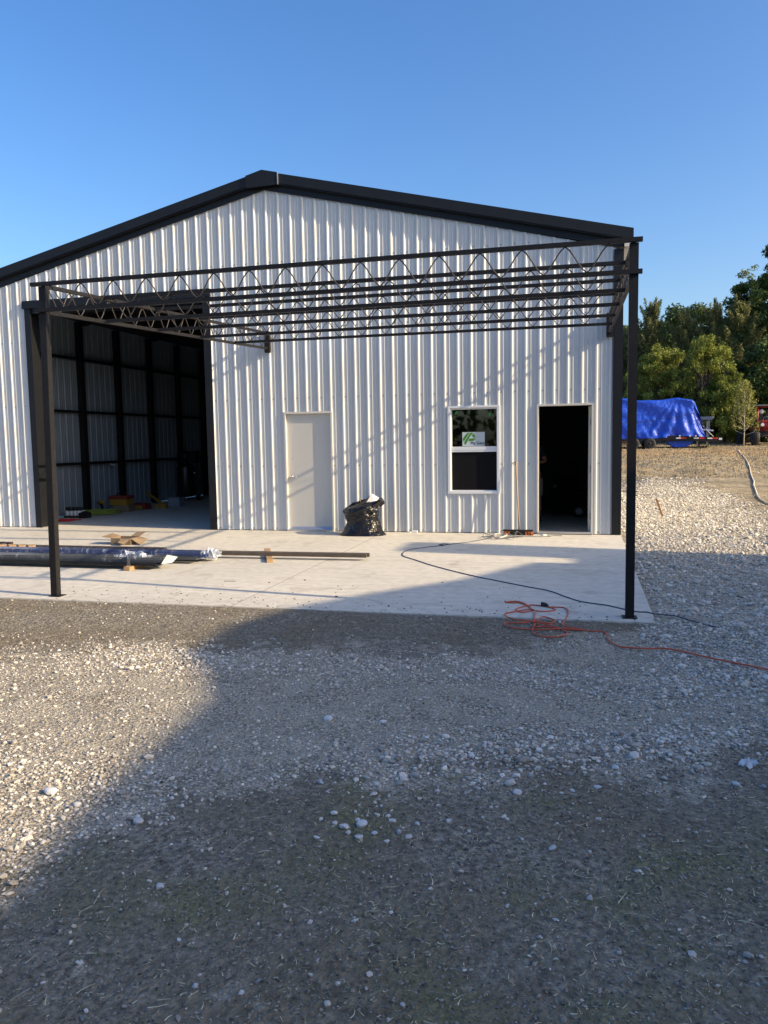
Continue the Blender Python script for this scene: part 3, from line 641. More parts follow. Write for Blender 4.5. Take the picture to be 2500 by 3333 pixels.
# ------------------------------------------------------------------ things on the slab
# wrapped trim bundles and tubes
def wrapped(name, label, cat, x0, x1, yc, zc, wy, wz, m, ends, skew=0.0):
    t_ = thing(name, label, cat, ((x0+x1)/2, yc, zc-wz/2))
    def Y_(x): return yc+skew*(x-x1)
    core = MB()
    for k, (oy, oz, w_, h_) in enumerate([(0, 0, wy, wz*0.55), (0.012, wz*0.28, wy*0.86, wz*0.42)]):
        core.bar((x0, Y_(x0)+oy, zc-wz*0.2+oz), (x1-k*0.05, Y_(x1)+oy, zc-wz*0.2+oz), w_, h_)
    core.build('trim_stack', m, t_)
    # film sleeve, ruckled
    n, k = 260, 14; f = MB(); base = len(f.v)
    for i in range(n+1):
        x = x0+(x1-0.02-x0)*i/n
        for j in range(k):
            a_ = 2*PI*j/k; ca, sa = math.cos(a_), math.sin(a_)
            q = 1/max(abs(ca)/0.56, abs(sa)/0.60)
            rr = q*(1+0.02*math.sin(x*17+j*1.1)+0.012*random.random())
            f.v.append((x, Y_(x)+ca*rr*wy, zc+sa*rr*wz))
    for i in range(n):
        for j in range(k):
            f.f.append((base+i*k+j, base+i*k+(j+1) % k, base+(i+1)*k+(j+1) % k, base+(i+1)*k+j)); f.sm.append(True)
    f.build('plastic_wrap', 'film', t_)
    for ex, er, el in ends:  # crumpled film lumps
        c_ = MB(); nn, kk = 26, 18; b0 = len(c_.v)
        for i in range(nn+1):
            th = PI*i/nn
            for j in range(kk):
                ph = 2*PI*j/kk; s_ = 1+0.33*math.sin(ph*3+i*1.3+ex)*math.sin(th*4)+0.28*(random.random()-0.5)
                c_.v.append((ex+el*math.cos(th)*s_, Y_(ex)+er*math.sin(th)*math.cos(ph)*s_, zc+er*0.85*math.sin(th)*math.sin(ph)*s_))
        for i in range(nn):
            for j in range(kk):
                c_.f.append((b0+i*kk+j, b0+i*kk+(j+1) % kk, b0+(i+1)*kk+(j+1) % kk, b0+(i+1)*kk+j)); c_.sm.append(False)
        c_.build('crumpled_film', 'film_white', t_)
    return t_
# bearers under the bundles
for i, (x, lab) in enumerate([(0.90, 'short brown wood block under the right end of the grey wrapped bundle'), (-1.6, 'wood block under the grey wrapped bundle near the left picture edge'), (-4.6, 'wood block under the bundles beyond the left edge')]):
    if i == 2: continue
    tag(MB().box(x-0.045, x+0.045, -4.58, -3.55, 0.0, 0.052).build('wood_block', 'wood', bevel=0.003, loc=(x, -4.1, 0)), lab, 'wood block', 'wood blocks under the trim bundles')
t_ = MB(); t_.bar((-7, -4.42, 0.062), (1.27, -4.40, 0.062), 0.16, 0.016); t_.bar((-7, -4.49, 0.075), (1.26, -4.47, 0.075), 0.014, 0.04); t_.bar((-7, -4.32, 0.072), (1.26, -4.31, 0.072), 0.012, 0.03)
tag(t_.build('trim_channel', 'black_trim', loc=(0, -4.4, 0.053)), 'long black steel trim channel lying under the grey wrapped bundle', 'trim piece')
t_ = MB(); t_.bar((-6, -4.05, 0.062), (1.55, -3.86, 0.062), 0.14, 0.012); t_.bar((-6, -4.11, 0.078), (1.55, -3.92, 0.078), 0.01, 0.035); t_.bar((-6, -3.97, 0.078), (1.50, -3.80, 0.078), 0.01, 0.035)
tag(t_.build('trim_channel', 'grey_trim', loc=(0, -4.0, 0.053)), 'bare grey trim channel whose end shows between the two wrapped bundles', 'trim piece')
wrapped('wrapped_bundle', 'long grey trim bundle wrapped in clear film nearest the slab edge', 'wrapped bundle', -7, 1.30, -4.24, 0.118, 0.26, 0.08, 'grey_trim', [(0.80, 0.10, 0.22)], 0.012)
bpy.data.objects['wrapped_bundle']['group'] = 'film wrapped trim bundles'
w2 = wrapped('wrapped_bundle', 'long navy blue trim bundle wrapped in clear film with crumpled end', 'wrapped bundle', -7, 1.60, -3.62, 0.105, 0.28, 0.085, 'navy_trim', [(1.62, 0.085, 0.12)], 0.01)
w2['group'] = 'film wrapped trim bundles'
# loose film tail hanging at the block, open trim end
ft = MB()
pr_ = [(0.93, -4.50, 0.20), (0.90, -4.53, 0.14), (0.92, -4.55, 0.08), (0.90, -4.58, 0.02)]
ft.tube(pr_, [0.03, 0.018, 0.025, 0.035], 7)
tag(ft.build('film_scrap', 'film', loc=(0.91, -4.54, 0)), 'torn tail of clear film hanging beside the short wood block', 'plastic film')
oe = MB(); oe.poly([(1.31, -4.42, 0.08), (1.42, -4.33, 0.085), (1.46, -4.26, 0.15), (1.33, -4.30, 0.18)]); oe.poly([(1.31, -4.425, 0.078), (1.33, -4.305, 0.178), (1.46, -4.265, 0.148), (1.42, -4.335, 0.083)])
tag(oe.build('trim_offcut', 'trim_back', loc=(1.4, -4.3, 0.0)), 'pale sheet metal offcut sticking out of the grey wrapped bundle end', 'metal offcut')
# long tubes
t_ = MB(); t_.bar((-9, -3.10, 0.05), (0.64, -3.13, 0.05), 0.10, 0.10)
tag(t_.build('steel_tube', 'brown_tube', bevel=0.004, loc=(-4, -3.1, 0)), 'thick brown square steel tube behind the navy wrapped bundle', 'steel tube')
t_ = MB(); t_.bar((-9, -2.84, 0.05), (-2.25, -2.86, 0.05), 0.10, 0.10)
tag(t_.build('steel_tube', 'brown_tube', bevel=0.004, loc=(-5, -2.85, 0)), 'brown square steel tube with its end at the left picture edge', 'steel tube')
ib = MB()
for k in range(4): ib.bar((-2.05+k*0.17, -3.30, 0.11), (-1.93+k*0.17, -3.42, 0.11), 0.10, 0.05)
tag(ib.build('wood_offcuts', 'wood', loc=(-1.8, -3.35, 0.08)), 'tan wood offcuts between the brown tube and the navy bundle', 'wood offcuts')
blk = MB().bar((2.02, -2.60, 0.022), (2.50, -3.66, 0.022), 0.085, 0.044)
tag(blk.build('wood_bearer', 'wood', bevel=0.002, loc=(2.3, -3.1, 0)), 'tan wood bearer lying crosswise under the two thin steel tubes', 'wood block')
for i, (y0, y1, x1, lab) in enumerate([(-3.47, -3.31, 3.76, 'front one of two thin bare steel tubes laid over the tan wood bearer'), (-3.40, -3.235, 3.78, 'rear one of two thin bare steel tubes laid over the tan wood bearer')]):
    tb = MB(); hw = 0.0; a3, b3 = Vector((-3.5, y0, 0.070)), Vector((x1, y1, 0.070)); tb.bar(a3, b3, 0.05, 0.05)
    tag(tb.build('steel_tube', 'raw_tube', bevel=0.002, loc=(0, -3.3, 0.045)), lab, 'steel tube', 'thin steel tubes on the bearer')
# open cardboard box
bx = thing('cardboard_box', 'small open cardboard box with spread flaps behind the brown tube', 'box', (-0.66, -2.08, 0))
cb = MB()
def panel(mb, a, b_, c_, d_, t_=0.006):
    a, b_, c_, d_ = map(Vector, (a, b_, c_, d_)); n_ = (b_-a).cross(d_-a).normalized()*t_
    mb.prism([a, b_, c_, d_], n_)
x0, x1, y0, y1, h = -0.86, -0.50, -2.24, -1.96, 0.11
panel(cb, (x0, y0, 0), (x1, y0, 0), (x1, y0, h), (x0, y0, h)); panel(cb, (x0, y1, 0), (x1, y1, 0), (x1, y1, h), (x0, y1, h))
panel(cb, (x0, y0, 0), (x0, y1, 0), (x0, y1, h), (x0, y0, h)); panel(cb, (x1, y0, 0), (x1, y1, 0), (x1, y1, h), (x1, y0, h)); panel(cb, (x0, y0, 0.004), (x1, y0, 0.004), (x1, y1, 0.004), (x0, y1, 0.004))
cb.build('box_body', 'cardboard', bx)
for f_ in (((x0, y0, h), (x0, y1, h), (x0-.13, y1-.02, h+.05), (x0-.15, y0-.03, h+.02)), ((x1, y0, h), (x1, y1, h), (x1+.16, y1, h-.04), (x1+.17, y0, h-.10)), ((-0.66, y1, h), (x1, y1, h), (x1+.06, y1+.12, h+.07), (-0.62, y1+.11, h+.06)), ((x0+.2, y0, h), (x1, y0, h), (x1-.03, y0-.14, h-.08), (x0+.22, y0-.15, h-.05))):
    p_ = MB(); panel(p_, *f_, t_=0.005); p_.build('flap', 'cardboard', bx)

# bin bag
bg_ = thing('rubbish_bag', 'full black plastic rubbish bag slumped against the white wall', 'bag', (2.9, -0.42, 0))
def f1(a, b, sd, o=4): return float(fbm(np.array([a]), np.array([b]), sd, o)[0])
n, k = 60, 120; gm = MB()
for i in range(n+1):
    z = 0.60*i/n
    for j in range(k):
        a_ = PI/2+2*PI*j/k; t_ = j/k
        r = float(np.interp(z, [0, 0.04, 0.10, 0.18, 0.27, 0.36, 0.44, 0.50, 0.56, 0.60], [0.38, 0.365, 0.335, 0.30, 0.285, 0.31, 0.315, 0.27, 0.19, 0.14]))
        w_ = min(1, 6*t_, 6*(1-t_))
        dia = t_*26+z*9
        r += w_*(0.11*(f1(t_*5, z*4, 71, 2)-0.40)+0.045*(abs(f1(t_*9+z*3, z*8-t_*5, 73, 2)-0.40)*2-0.2)+0.012*(abs(f1(t_*19+z*9, z*22-t_*9, 75, 2)-0.40)*2-0.2))
        if z < 0.12: r *= 1+(0.22*max(0, math.cos(a_+0.15))**2+0.20*max(0, -math.cos(a_-0.1))**2)*(1-z/0.12)**2
        top = max(0, (z-0.48)/0.12)
        gm.v.append((2.90+r*math.cos(a_)+0.10*top*max(0, math.cos(a_))+0.025*math.sin(z*9), -0.42+r*0.80*math.sin(a_), max(0.003, z*(1+0.08*math.cos(a_)*min(1, z*3))-0.05*top*(math.sin(a_) < 0)+0.035*top*(f1(t_*14, 3.3, 77)-0.4))))
for i in range(n):
    for j in range(k):
        gm.f.append((i*k+j, i*k+(j+1) % k, (i+1)*k+(j+1) % k, (i+1)*k+j)); gm.sm.append(True)
# inner lip turning down into the mouth
m0 = len(gm.v)
for j in range(k):
    v = gm.v[n*k+j]; gm.v.append((2.93+(v[0]-2.93)*0.75, -0.42+(v[1]+0.42)*0.75, v[2]-0.06))
for j in range(k): gm.f.append((n*k+j, n*k+(j+1) % k, m0+(j+1) % k, m0+j)); gm.sm.append(True)
gm.f.append(tuple(m0+j for j in range(k))); gm.sm.append(False)
gm.f.append(tuple(reversed(range(k)))); gm.sm.append(False)
gm.build('bag_body', 'bag', bg_)
# drooping corner on the right of the mouth
cr = MB()
cr.poly([(3.02, -0.52, 0.56), (3.25, -0.47, 0.62), (3.30, -0.40, 0.55), (3.20, -0.55, 0.44), (3.08, -0.62, 0.46)])
cr.poly([(3.02, -0.42, 0.60), (3.24, -0.36, 0.64), (3.30, -0.40, 0.55), (3.25, -0.47, 0.62)])
cr.poly([(3.08, -0.62, 0.46), (3.20, -0.55, 0.44), (3.17, -0.60, 0.38)])
cr.build('bag_fold', 'bag', bg_)
ct = MB(); panel(ct, (2.96, -0.53, 0.50), (3.14, -0.50, 0.54), (3.20, -0.42, 0.64), (3.08, -0.45, 0.715), 0.008)
cto = ct.build('carton', 'white_card'); cto.location = (0, 0, 0); tag(cto, 'white carton flap poking out of the black rubbish bag', 'carton')
pi_ = MB(); panel(pi_, (2.96, -0.52, 0.50), (2.84, -0.44, 0.52), (2.94, -0.38, 0.58), (3.08, -0.44, 0.712), 0.006); pi_.build('carton_side', 'cardboard', cto)
rg = MB(); rg.tube([(3.10+0.026*math.cos(a_*PI/9), -0.4735-0.012*math.sin(a_*PI/9)*0+(0.026*math.cos(a_*PI/9))*0.25, 0.615+0.026*math.sin(a_*PI/9)) for a_ in range(1, 16)], 0.0022, 5); rg.build('printed_ring', 'hinge', cto)
tag(MB().tube([(2.90, -0.45, 0.50), (2.865, -0.46, 0.62), (2.845, -0.47, 0.775)], [0.006, 0.005, 0.002], 6).build('thin_stick', 'handle_wood', loc=(2.88, -0.45, 0.5)), 'thin dry stick standing out of the rubbish bag mouth', 'stick')
# white scrap by the wall
tag(MB().box(3.70, 3.80, -0.12, -0.06, 0.001, 0.04).prism([(3.70, -0.12, 0.001), (3.64, -0.14, 0.001), (3.70, -0.12, 0.035)], (0, 0.05, 0)).build('white_scrap', 'white_card', bevel=0.004, loc=(3.75, -0.09, 0)), 'small white folded scrap at the wall base right of the bag', 'scrap')

# broom
br = thing('push_broom', 'push broom with orange and black bristles leaning on the wall by the doorway', 'broom', (5.58, -0.2, 0))
MB().tube([(5.575, -0.21, 0.09), (5.535, -0.12, 0.6), (5.505, -0.040, 1.22)], 0.0125, 10).build('handle', 'handle_wood', br)
MB().tube([(5.507, -0.046, 1.17), (5.5, -0.032, 1.23), (5.44, -0.03, 1.20)], 0.008, 6).build('hang_loop', 'hinge', br)
hb = MB().box(5.30, 5.80, -0.245, -0.185, 0.068, 0.095); hb.build('broom_block', 'plastic_black', br, bevel=0.004)
def bristles(mb, x0, x1, n_):
    for _ in range(n_):
        x = random.uniform(x0, x1); y = random.uniform(-0.24, -0.19); f_ = (x-5.55)*0.05
        mb.tube([(x, y, 0.068), (x+f_+random.uniform(-.006, .006), y-0.004+random.uniform(-.015, .01), 0.002)], [0.004, 0.0032], 4, cap=False)
q = MB(); bristles(q, 5.67, 5.79, 150); q.build('bristles', 'bristle_orange', br)
q = MB(); bristles(q, 5.42, 5.67, 260); q.build('bristles', 'bristle_black', br)
q = MB(); bristles(q, 5.31, 5.42, 120); q.build('bristles', 'bristle_orange', br)

# cords
def smooth_path(P, n=6):
    P = [Vector(p) for p in P]; out = []
    for i in range(len(P)-1):
        a_ = P[max(i-1, 0)]; b_ = P[i]; c_ = P[i+1]; d_ = P[min(i+2, len(P)-1)]
        for k in range(n):
            t_ = k/n; out.append(0.5*((2*b_)+(c_-a_)*t_+(2*a_-5*b_+4*c_-d_)*t_*t_+(3*b_-a_-3*c_+d_)*t_**3))
    out.append(P[-1]); return out
def cord(name, pts, r, m, label, cat, gr=False, lift=None, extra=None):
    P = []
    for i, p in enumerate(pts):
        x, y = p[:2]
        onslab = (y > -6.38 and x < 7.22)
        z = (0.0 if onslab else max(gh(x, y)+0.006, -0.05)) + r + (0.0 if len(p) < 3 else p[2])
        P.append((x, y, z))
    o = MB().tube(smooth_path(P), r, 7).build(name, m, loc=P[0]); tag(o, label, cat); return o, P
cord('extension_cord', [(5.15, -0.66), (5.121, -0.715), (4.879, -1.206), (4.7, -1.42), (4.55, -1.60), (4.60, -1.52), (4.52, -1.50), (4.45, -1.62), (4.55, -1.68), (4.364, -1.829), (4.30, -1.93), (4.233, -2.022), (4.17, -2.1), (4.105, -2.21), (4.085, -2.42), (4.11, -2.66), (4.181, -2.87), (4.399, -3.161), (4.692, -3.567), (5.07, -4.006), (5.405, -4.35), (5.707, -4.616), (5.988, -4.863), (6.249, -5.077), (6.417, -5.348), (6.574, -5.577), (6.737, -5.678), (6.824, -5.723), (6.90, -5.80), (7.069, -5.963), (7.166, -5.965), (7.218, -6.02), (7.29, -6.13, .01), (7.388, -6.246, .015), (7.485, -6.336, .0), (7.6, -6.473, -.004), (7.75, -6.58, -.012)], 0.0058, 'blue_cord', 'long dark blue extension cord crossing the slab past the right post', 'cord')
ring = [(5.02+0.13*math.cos(a_*0.55)*(1+0.3*math.sin(a_*0.9))+0.012*a_, -0.62+0.20*math.sin(a_*0.55)*(1+0.2*math.cos(a_*1.3)), 0.012*(a_ % 5)) for a_ in range(0, 44)]
cord('coiled_cord', ring+[(5.55, -0.50, 0.09), (5.66, -0.62, 0.02), (5.4, -0.42), (5.9, -0.43), (6.1, -0.36)], 0.0052, 'grey_cord', 'loose grey cord coil in front of the push broom', 'cord')
cord('white_cable', [(5.30+0.10*math.cos(a_*0.5), -0.62+0.22*math.sin(a_*0.5), 0.02+0.006*(a_ % 7)) for a_ in range(0, 28)], 0.005, 'white_cord', 'thin white cord looped over the grey coil by the broom', 'cord')
pc, _ = cord('plug_lead', [(6.02, -0.27), (6.06, -0.30), (6.12, -0.26), (6.20, -0.24), (6.27, -0.23)], 0.006, 'grey_cord', 'short lead with a white plug below the open doorway', 'cord')
q = MB().tube([(5.93, -0.30, 0.014), (5.98, -0.29, 0.016), (6.03, -0.275, 0.012)], [0.014, 0.018, 0.009], 10); q.build('plug', 'white_card', pc)
OR = [(6.27, -5.915), (6.289, -5.892), (6.13, -5.83), (6.06, -5.9), (5.985, -6.03), (6.0, -6.13), (6.06, -6.17), (6.13, -6.08), (6.10, -5.92), (6.013, -5.72), (5.92, -5.69), (5.853, -5.748), (5.92, -5.76), (6.0, -5.76), (6.099, -5.924), (6.132, -6.044), (6.229, -6.108), (6.345, -6.031), (6.31, -5.93), (6.30, -5.90), (6.428, -5.91), (6.465, -6.107), (6.44, -6.40), (6.42, -6.60, .005), (6.50, -6.70, .01), (6.597, -6.721), (6.444, -6.709), (6.322, -6.751), (6.183, -6.763), (6.041, -6.755), (5.94, -6.684), (5.95, -6.60), (6.076, -6.589), (6.185, -6.534, .01), (6.316, -6.595, .01), (6.36, -6.50, .01), (6.32, -6.40, .01), (6.242, -6.377, .01), (6.201, -6.531), (6.178, -6.80), (6.24, -6.92), (6.33, -6.95), (6.44, -6.90), (6.469, -6.823), (6.398, -6.704), (6.22, -6.584, .01), (5.994, -6.50, .012), (5.906, -6.361, .01), (5.93, -6.21), (6.143, -6.083, .01), (6.174, -6.39, .012), (6.19, -6.674), (6.27, -6.66), (6.45, -6.72), (6.597, -6.735), (6.762, -6.757), (6.79, -6.829), (6.79, -6.93), (6.813, -7.01), (6.88, -7.115), (6.988, -7.163, .01), (7.1, -7.165, .01), (7.208, -7.156, .01), (7.324, -7.2, .01), (7.409, -7.265, .01), (7.503, -7.336, .01), (7.63, -7.413, .01), (7.742, -7.48, .01), (7.858, -7.561, .01), (8.2, -7.75, .01), (8.8, -8.0, .01)]
oc, _ = cord('extension_cord', OR, 0.0062, 'orange_cord', 'orange extension cord tangled at the slab edge and trailing over gravel', 'cord')
q = MB().tube([(6.27, -5.90, 0.02), (6.245, -5.87, 0.024), (6.215, -5.845, 0.02)], [0.011, 0.019, 0.017], 10); q.box(6.205, 6.235, -5.865, -5.83, 0.004, 0.04); q.build('socket_end', 'plastic_black', oc)

# crumbs of soil on the slab
deb = [(2.57, -5.062, 0.10, 0.004), (3.434, -4.865, 0.03, 0.008), (4.1, -5.75, 0.02, 0.012), (5.05, -4.75, .02, .006), (4.75, -6.1, 0.012, 0.01), (3.9, -6.2, 0.01, 0.008)]
for i in range(150):
    y = -6.36+abs(random.gauss(0, 0.55)); x = random.uniform(0.9, 7.1)
    deb.append((x, min(y, -0.4), random.uniform(0.004, 0.014), random.uniform(0.002, 0.006)))
q = MB()
for x, y, l_, h_ in deb:
    a_ = random.uniform(-.5, .5); q.obox(Vector((x, y, h_*0.5)), Vector((math.cos(a_), math.sin(a_), 0))*l_*0.5*random.uniform(.8, 1.6), Vector((-math.sin(a_), math.cos(a_), 0))*min(l_, .012)*0.5, Vector((0, 0, h_*0.5)))
tag(q.build('soil_crumbs', 'brown_tube'), 'scattered crumbs of dark soil near the slab edge', 'debris', kind='stuff')

# ------------------------------------------------------------------ inside the bay
cc = thing('air_compressor', 'tall black upright air compressor against the inner ribbed wall', 'compressor', (-4.35, 7.0, 0))
MB().lathe([(0.05, 0.10), (0.22, 0.14), (0.25, 0.22), (0.25, 0.95), (0.22, 1.03), (0.06, 1.07)], (-4.45, 7.0, 0), n=24).build('tank', 'plastic_black', cc)
MB().box(-4.66, -4.1, 6.85, 7.2, 1.07, 1.10).build('mounting_plate', 'black_steel', cc)
MB().lathe([(0.13, -0.15), (0.13, 0.13), (0.09, 0.17)], (-4.5, 7.0, 1.27), (1, 0, 0), 18).box(-4.6, -4.36, 6.92, 7.1, 1.1, 1.2).build('motor', 'plastic_black', cc)
MB().box(-4.28, -4.08, 6.9, 7.12, 1.10, 1.42).lathe([(0.14, -0.02), (0.14, 0.02)], (-4.18, 6.86, 1.28), (0, 1, 0), 18).build('pump_head', 'black_steel', cc)
MB().tube([(-4.18, 6.8, 0.80), (-4.08, 6.78, 0.82), (-4.02, 6.8, 0.76)], 0.022, 8).build('gauge', 'chrome', cc)
MB().tube([(-4.05, 6.9, 1.2), (-3.98, 6.85, 0.9), (-4.02, 6.85, 0.5), (-4.1, 6.9, 0.25)], 0.012, 6).build('copper_pipe', 'black_steel', cc)
for x in (-4.68, -4.08): MB().lathe([(0.10, -0.03), (0.10, 0.03)], (x, 7.0, 0.10), (1, 0, 0), 18).build('wheel', 'rubber', cc)

hc = []
for a_ in range(0, 150):
    t_ = a_/150; r = 0.33+0.11*math.sin(t_*47)+0.03*math.sin(t_*13); hc.append((-4.46+r*1.15*math.cos(t_*2*PI*9), 2.75+r*0.95*math.sin(t_*2*PI*9), 0.01+0.07*random.random()))
cord('air_hose', hc+[(-4.9, 2.5), (-4.95, 2.2), (-4.6, 1.9)], 0.0105, 'green_hose', 'coiled yellow green air hose on the bay floor by the wall', 'hose')
rc = []
for a_ in range(0, 70): t_ = a_/70; rc.append((-4.35+0.30*math.cos(t_*25)+0.1*math.sin(t_*71), 1.22+0.17*math.sin(t_*25+0.5)+0.05*math.sin(t_*50), 0.02*random.random()))
cord('red_cord', rc, 0.009, 'red_cord', 'tangled red cord just inside the left bay jamb', 'cord')
# carton of bottles with black caps
bt = thing('bottle_pack', 'pack of white bottles with black tops by the red cord', 'bottle pack', (-4.5, 1.95, 0))
for i in range(4):
    for j in range(2):
        MB().lathe([(0.045, 0.01), (0.048, 0.15), (0.03, 0.17)], (-4.68+i*0.10, 1.9+j*0.10, 0), n=12).build('bottle', 'white_card', bt)
        MB().lathe([(0.047, 0.165), (0.047, 0.24)], (-4.68+i*0.10, 1.9+j*0.10, 0), n=10).build('bottle_top', 'plastic_black', bt)
MB().box(-4.74, -4.32, 1.85, 1.90, 0.0, 0.05).build('tray', 'plastic_black', bt)
tag(MB().box(-4.30, -4.12, 1.75, 1.98, 0.0, 0.13).box(-4.28, -4.14, 1.8, 1.93, 0.13, 0.15).build('black_case', 'plastic_black', bevel=0.01, loc=(-4.2, 1.86, 0)), 'small black case beside the bottle pack', 'case')
cq = MB(); x0, x1, y0, y1, h = -4.86, -4.62, 0.75, 1.15, 0.62
cq.box(x0, x1, y0, y1, 0, h); panel(cq, (x1, y0, h), (x1, y1, h), (x1+.20, y1, h-.12), (x1+.16, y0, h-.14)); panel(cq, (x0, y0, h), (x1, y0, h), (x1, y0-.1, h+.12), (x0, y0-.1, h+.12))
tag(cq.build('cardboard_box', 'cardboard', loc=(-4.75, 0.95, 0)), 'tall cardboard box behind the left front post inside the bay', 'box')
tb = thing('tool_box', 'yellow tool box with red lid on a low carton', 'tool box', (-4.45, 3.6, 0.14))
MB().box(-4.62, -4.15, 3.45, 3.75, 0.15, 0.30).build('box_body', 'yellow_tool', tb, bevel=0.01)
MB().box(-4.64, -4.13, 3.43, 3.77, 0.302, 0.38).build('box_lid', 'red_tool', tb, bevel=0.01)
MB().tube([(-4.5, 3.6, 0.38), (-4.5, 3.6, 0.44), (-4.28, 3.6, 0.44), (-4.28, 3.6, 0.38)], 0.012, 6).build('carry_handle', 'plastic_black', tb)
tag(MB().box(-4.52, -4.08, 3.42, 3.72, 0.0, 0.148).build('carton', 'cardboard', bevel=0.004, loc=(-4.3, 3.57, 0)), 'low brown carton under the yellow tool box', 'carton')
dr = thing('cordless_drill', 'yellow and black cordless drill lying by the air hose', 'drill', (-4.72, 3.25, 0))
MB().lathe([(0.035, -0.10), (0.05, -0.02), (0.05, 0.08), (0.02, 0.12)], (-4.72, 3.25, 0.24), (1, -0.3, 0.2), 12).build('motor_housing', 'yellow_tool', dr)
MB().bar((-4.74, 3.25, 0.22), (-4.66, 3.22, 0.07), 0.045, 0.06).build('grip', 'plastic_black', dr)
MB().box(-4.72, -4.58, 3.15, 3.27, 0.0, 0.075).build('battery', 'yellow_tool', dr, bevel=0.008)
t2 = thing('saw_case', 'low red tool case beside yellow level near the compressor', 'tool case', (-4.2, 4.2, 0))
MB().box(-4.42, -3.98, 4.0, 4.3, 0.0, 0.15).build('case_body', 'red_tool', t2, bevel=0.012)
MB().box(-4.30, -4.05, 3.93, 4.0, 0.02, 0.10).build('yellow_grip', 'yellow_tool', t2, bevel=0.01)
MB().lathe([(0.09, -0.01), (0.09, 0.01)], (-4.5, 4.15, 0.12), (0.3, 1, 0.3), 18).build('blade_guard', 'black_steel', t2)
tag(MB().bar((-4.5, 4.9, 0.40), (-3.75, 4.45, 0.10), 0.03, 0.06).box(-3.95, -3.65, 4.4, 4.5, 0.0, 0.09).build('spirit_level', 'yellow_tool', loc=(-4.1, 4.6, 0)), 'yellow level propped at an angle among the tools', 'level')
tag(MB().box(-3.78, -3.45, 4.75, 5.0, 0.0, 0.22).box(-3.79, -3.44, 4.74, 5.01, 0.222, 0.25).build('storage_tub', 'clear_box', bevel=0.01, loc=(-3.6, 4.87, 0)), 'small clear plastic tub at the compressor foot', 'tub')
for i, (y, lab) in enumerate([(1.60, 'pale tie hanging from the lowest girt nearest the bay mouth'), (3.9, 'pale tie hanging from the lowest girt above the tool box')]):
    tag(MB().tube([(-4.84, y, 1.15), (-4.80, y+0.12, 1.12), (-4.83, y+0.26, 1.16)], 0.012, 6).build('cable_tie', 'white_card', loc=(-4.84, y, 1.15)), lab, 'tie')

# dark machine and person in the room behind the doorway
mw = thing('wheeled_machine', 'black wheeled machine with round badge and grey hub in the dark room', 'machine', (6.2, 3.3, 0))
MB().box(5.95, 6.66, 3.05, 3.9, 0.16, 0.50).box(6.0, 6.55, 3.2, 3.85, 0.50, 0.82).build('machine_body', 'pitch_black', mw, bevel=0.03)
MB().tube([(6.0, 3.85, 0.8), (6.0, 4.1, 1.05), (6.5, 4.1, 1.05), (6.5, 3.85, 0.8)], 0.015, 6).build('push_handle', 'black_steel', mw)
wh = MB().lathe([(0.05, -0.04), (0.115, -0.035), (0.125, 0), (0.115, 0.035), (0.05, 0.04)], (6.53, 2.95, 0.125), (0, 1, 0), 24).build('wheel', 'rubber', mw)
MB().lathe([(0.068, -0.008), (0.06, 0.0), (0.02, 0.006)], (6.53, 2.905, 0.125), (0, 1, 0), 20).build('wheel_hub', 'liner', wh)
MB().lathe([(0.068, -0.008), (0.06, 0.0), (0.02, 0.006)], (6.53, 2.905, 0.125), (0, 1, 0), 20)
bd = MB().tube([(6.04+0.042*math.cos(a_*PI/12), 3.19, 0.62+0.042*math.sin(a_*PI/12)) for a_ in range(24)], 0.004, 5, closed=True)
bd.prism([(6.015, 3.188, 0.60), (6.065, 3.188, 0.60), (6.055, 3.188, 0.635), (6.035, 3.188, 0.645)], (0, 0.004, 0))
bd.build('round_badge', 'liner', mw)

def skinned(name, verts, edges, radii, m, parent=None, sub=2, root=0):
    me = bpy.data.meshes.new(name+'_src'); me.from_pydata(verts, edges, []); o = bpy.data.objects.new(name+'_src', me); C.objects.link(o)
    md = o.modifiers.new('skin', 'SKIN'); md.use_smooth_shade = True
    for i, r in enumerate(radii):
        sv = me.skin_vertices[0].data[i]; sv.radius = (r, r) if not hasattr(r, '__len__') else r; sv.use_root = (i == root)
    o.modifiers.new('sub', 'SUBSURF').levels = sub; o.modifiers['sub'].render_levels = sub
    dg = bpy.context.evaluated_depsgraph_get(); dg.update(); nm = bpy.data.meshes.new_from_object(o.evaluated_get(dg)); bpy.data.objects.remove(o)
    nm.name = name; nm.materials.clear(); nm.materials.append(M[m]); nm.polygons.foreach_set('use_smooth', [True]*len(nm.polygons))
    o = bpy.data.objects.new(name, nm); C.objects.link(o)
    if parent: o.parent = parent; o.location = -wloc(parent)
    return o
px, py = 5.645, 2.15     # person stands side-on to the door, arms folded forward
v = []; e = []; r = []
def sv(p, rad, frm=None):
    v.append((px+p[0], py+p[1], p[2])); r.append(rad)
    if frm is not None: e.append((frm, len(v)-1))
    return len(v)-1
pel = sv((0, 0, 0.93), (0.155, 0.115)); wa = sv((0, 0, 1.08), (0.145, 0.10), pel); ch = sv((0, 0, 1.28), (0.165, 0.115), wa); ne = sv((0, 0, 1.45), (0.075, 0.07), ch)
nk = sv((0, -0.01, 1.53), 0.055, ne); hd = sv((0, -0.015, 1.60), (0.072, 0.085), nk); h2 = sv((0, -0.01, 1.68), (0.076, 0.095), hd); sv((0, 0, 1.75), (0.06, 0.075), h2)
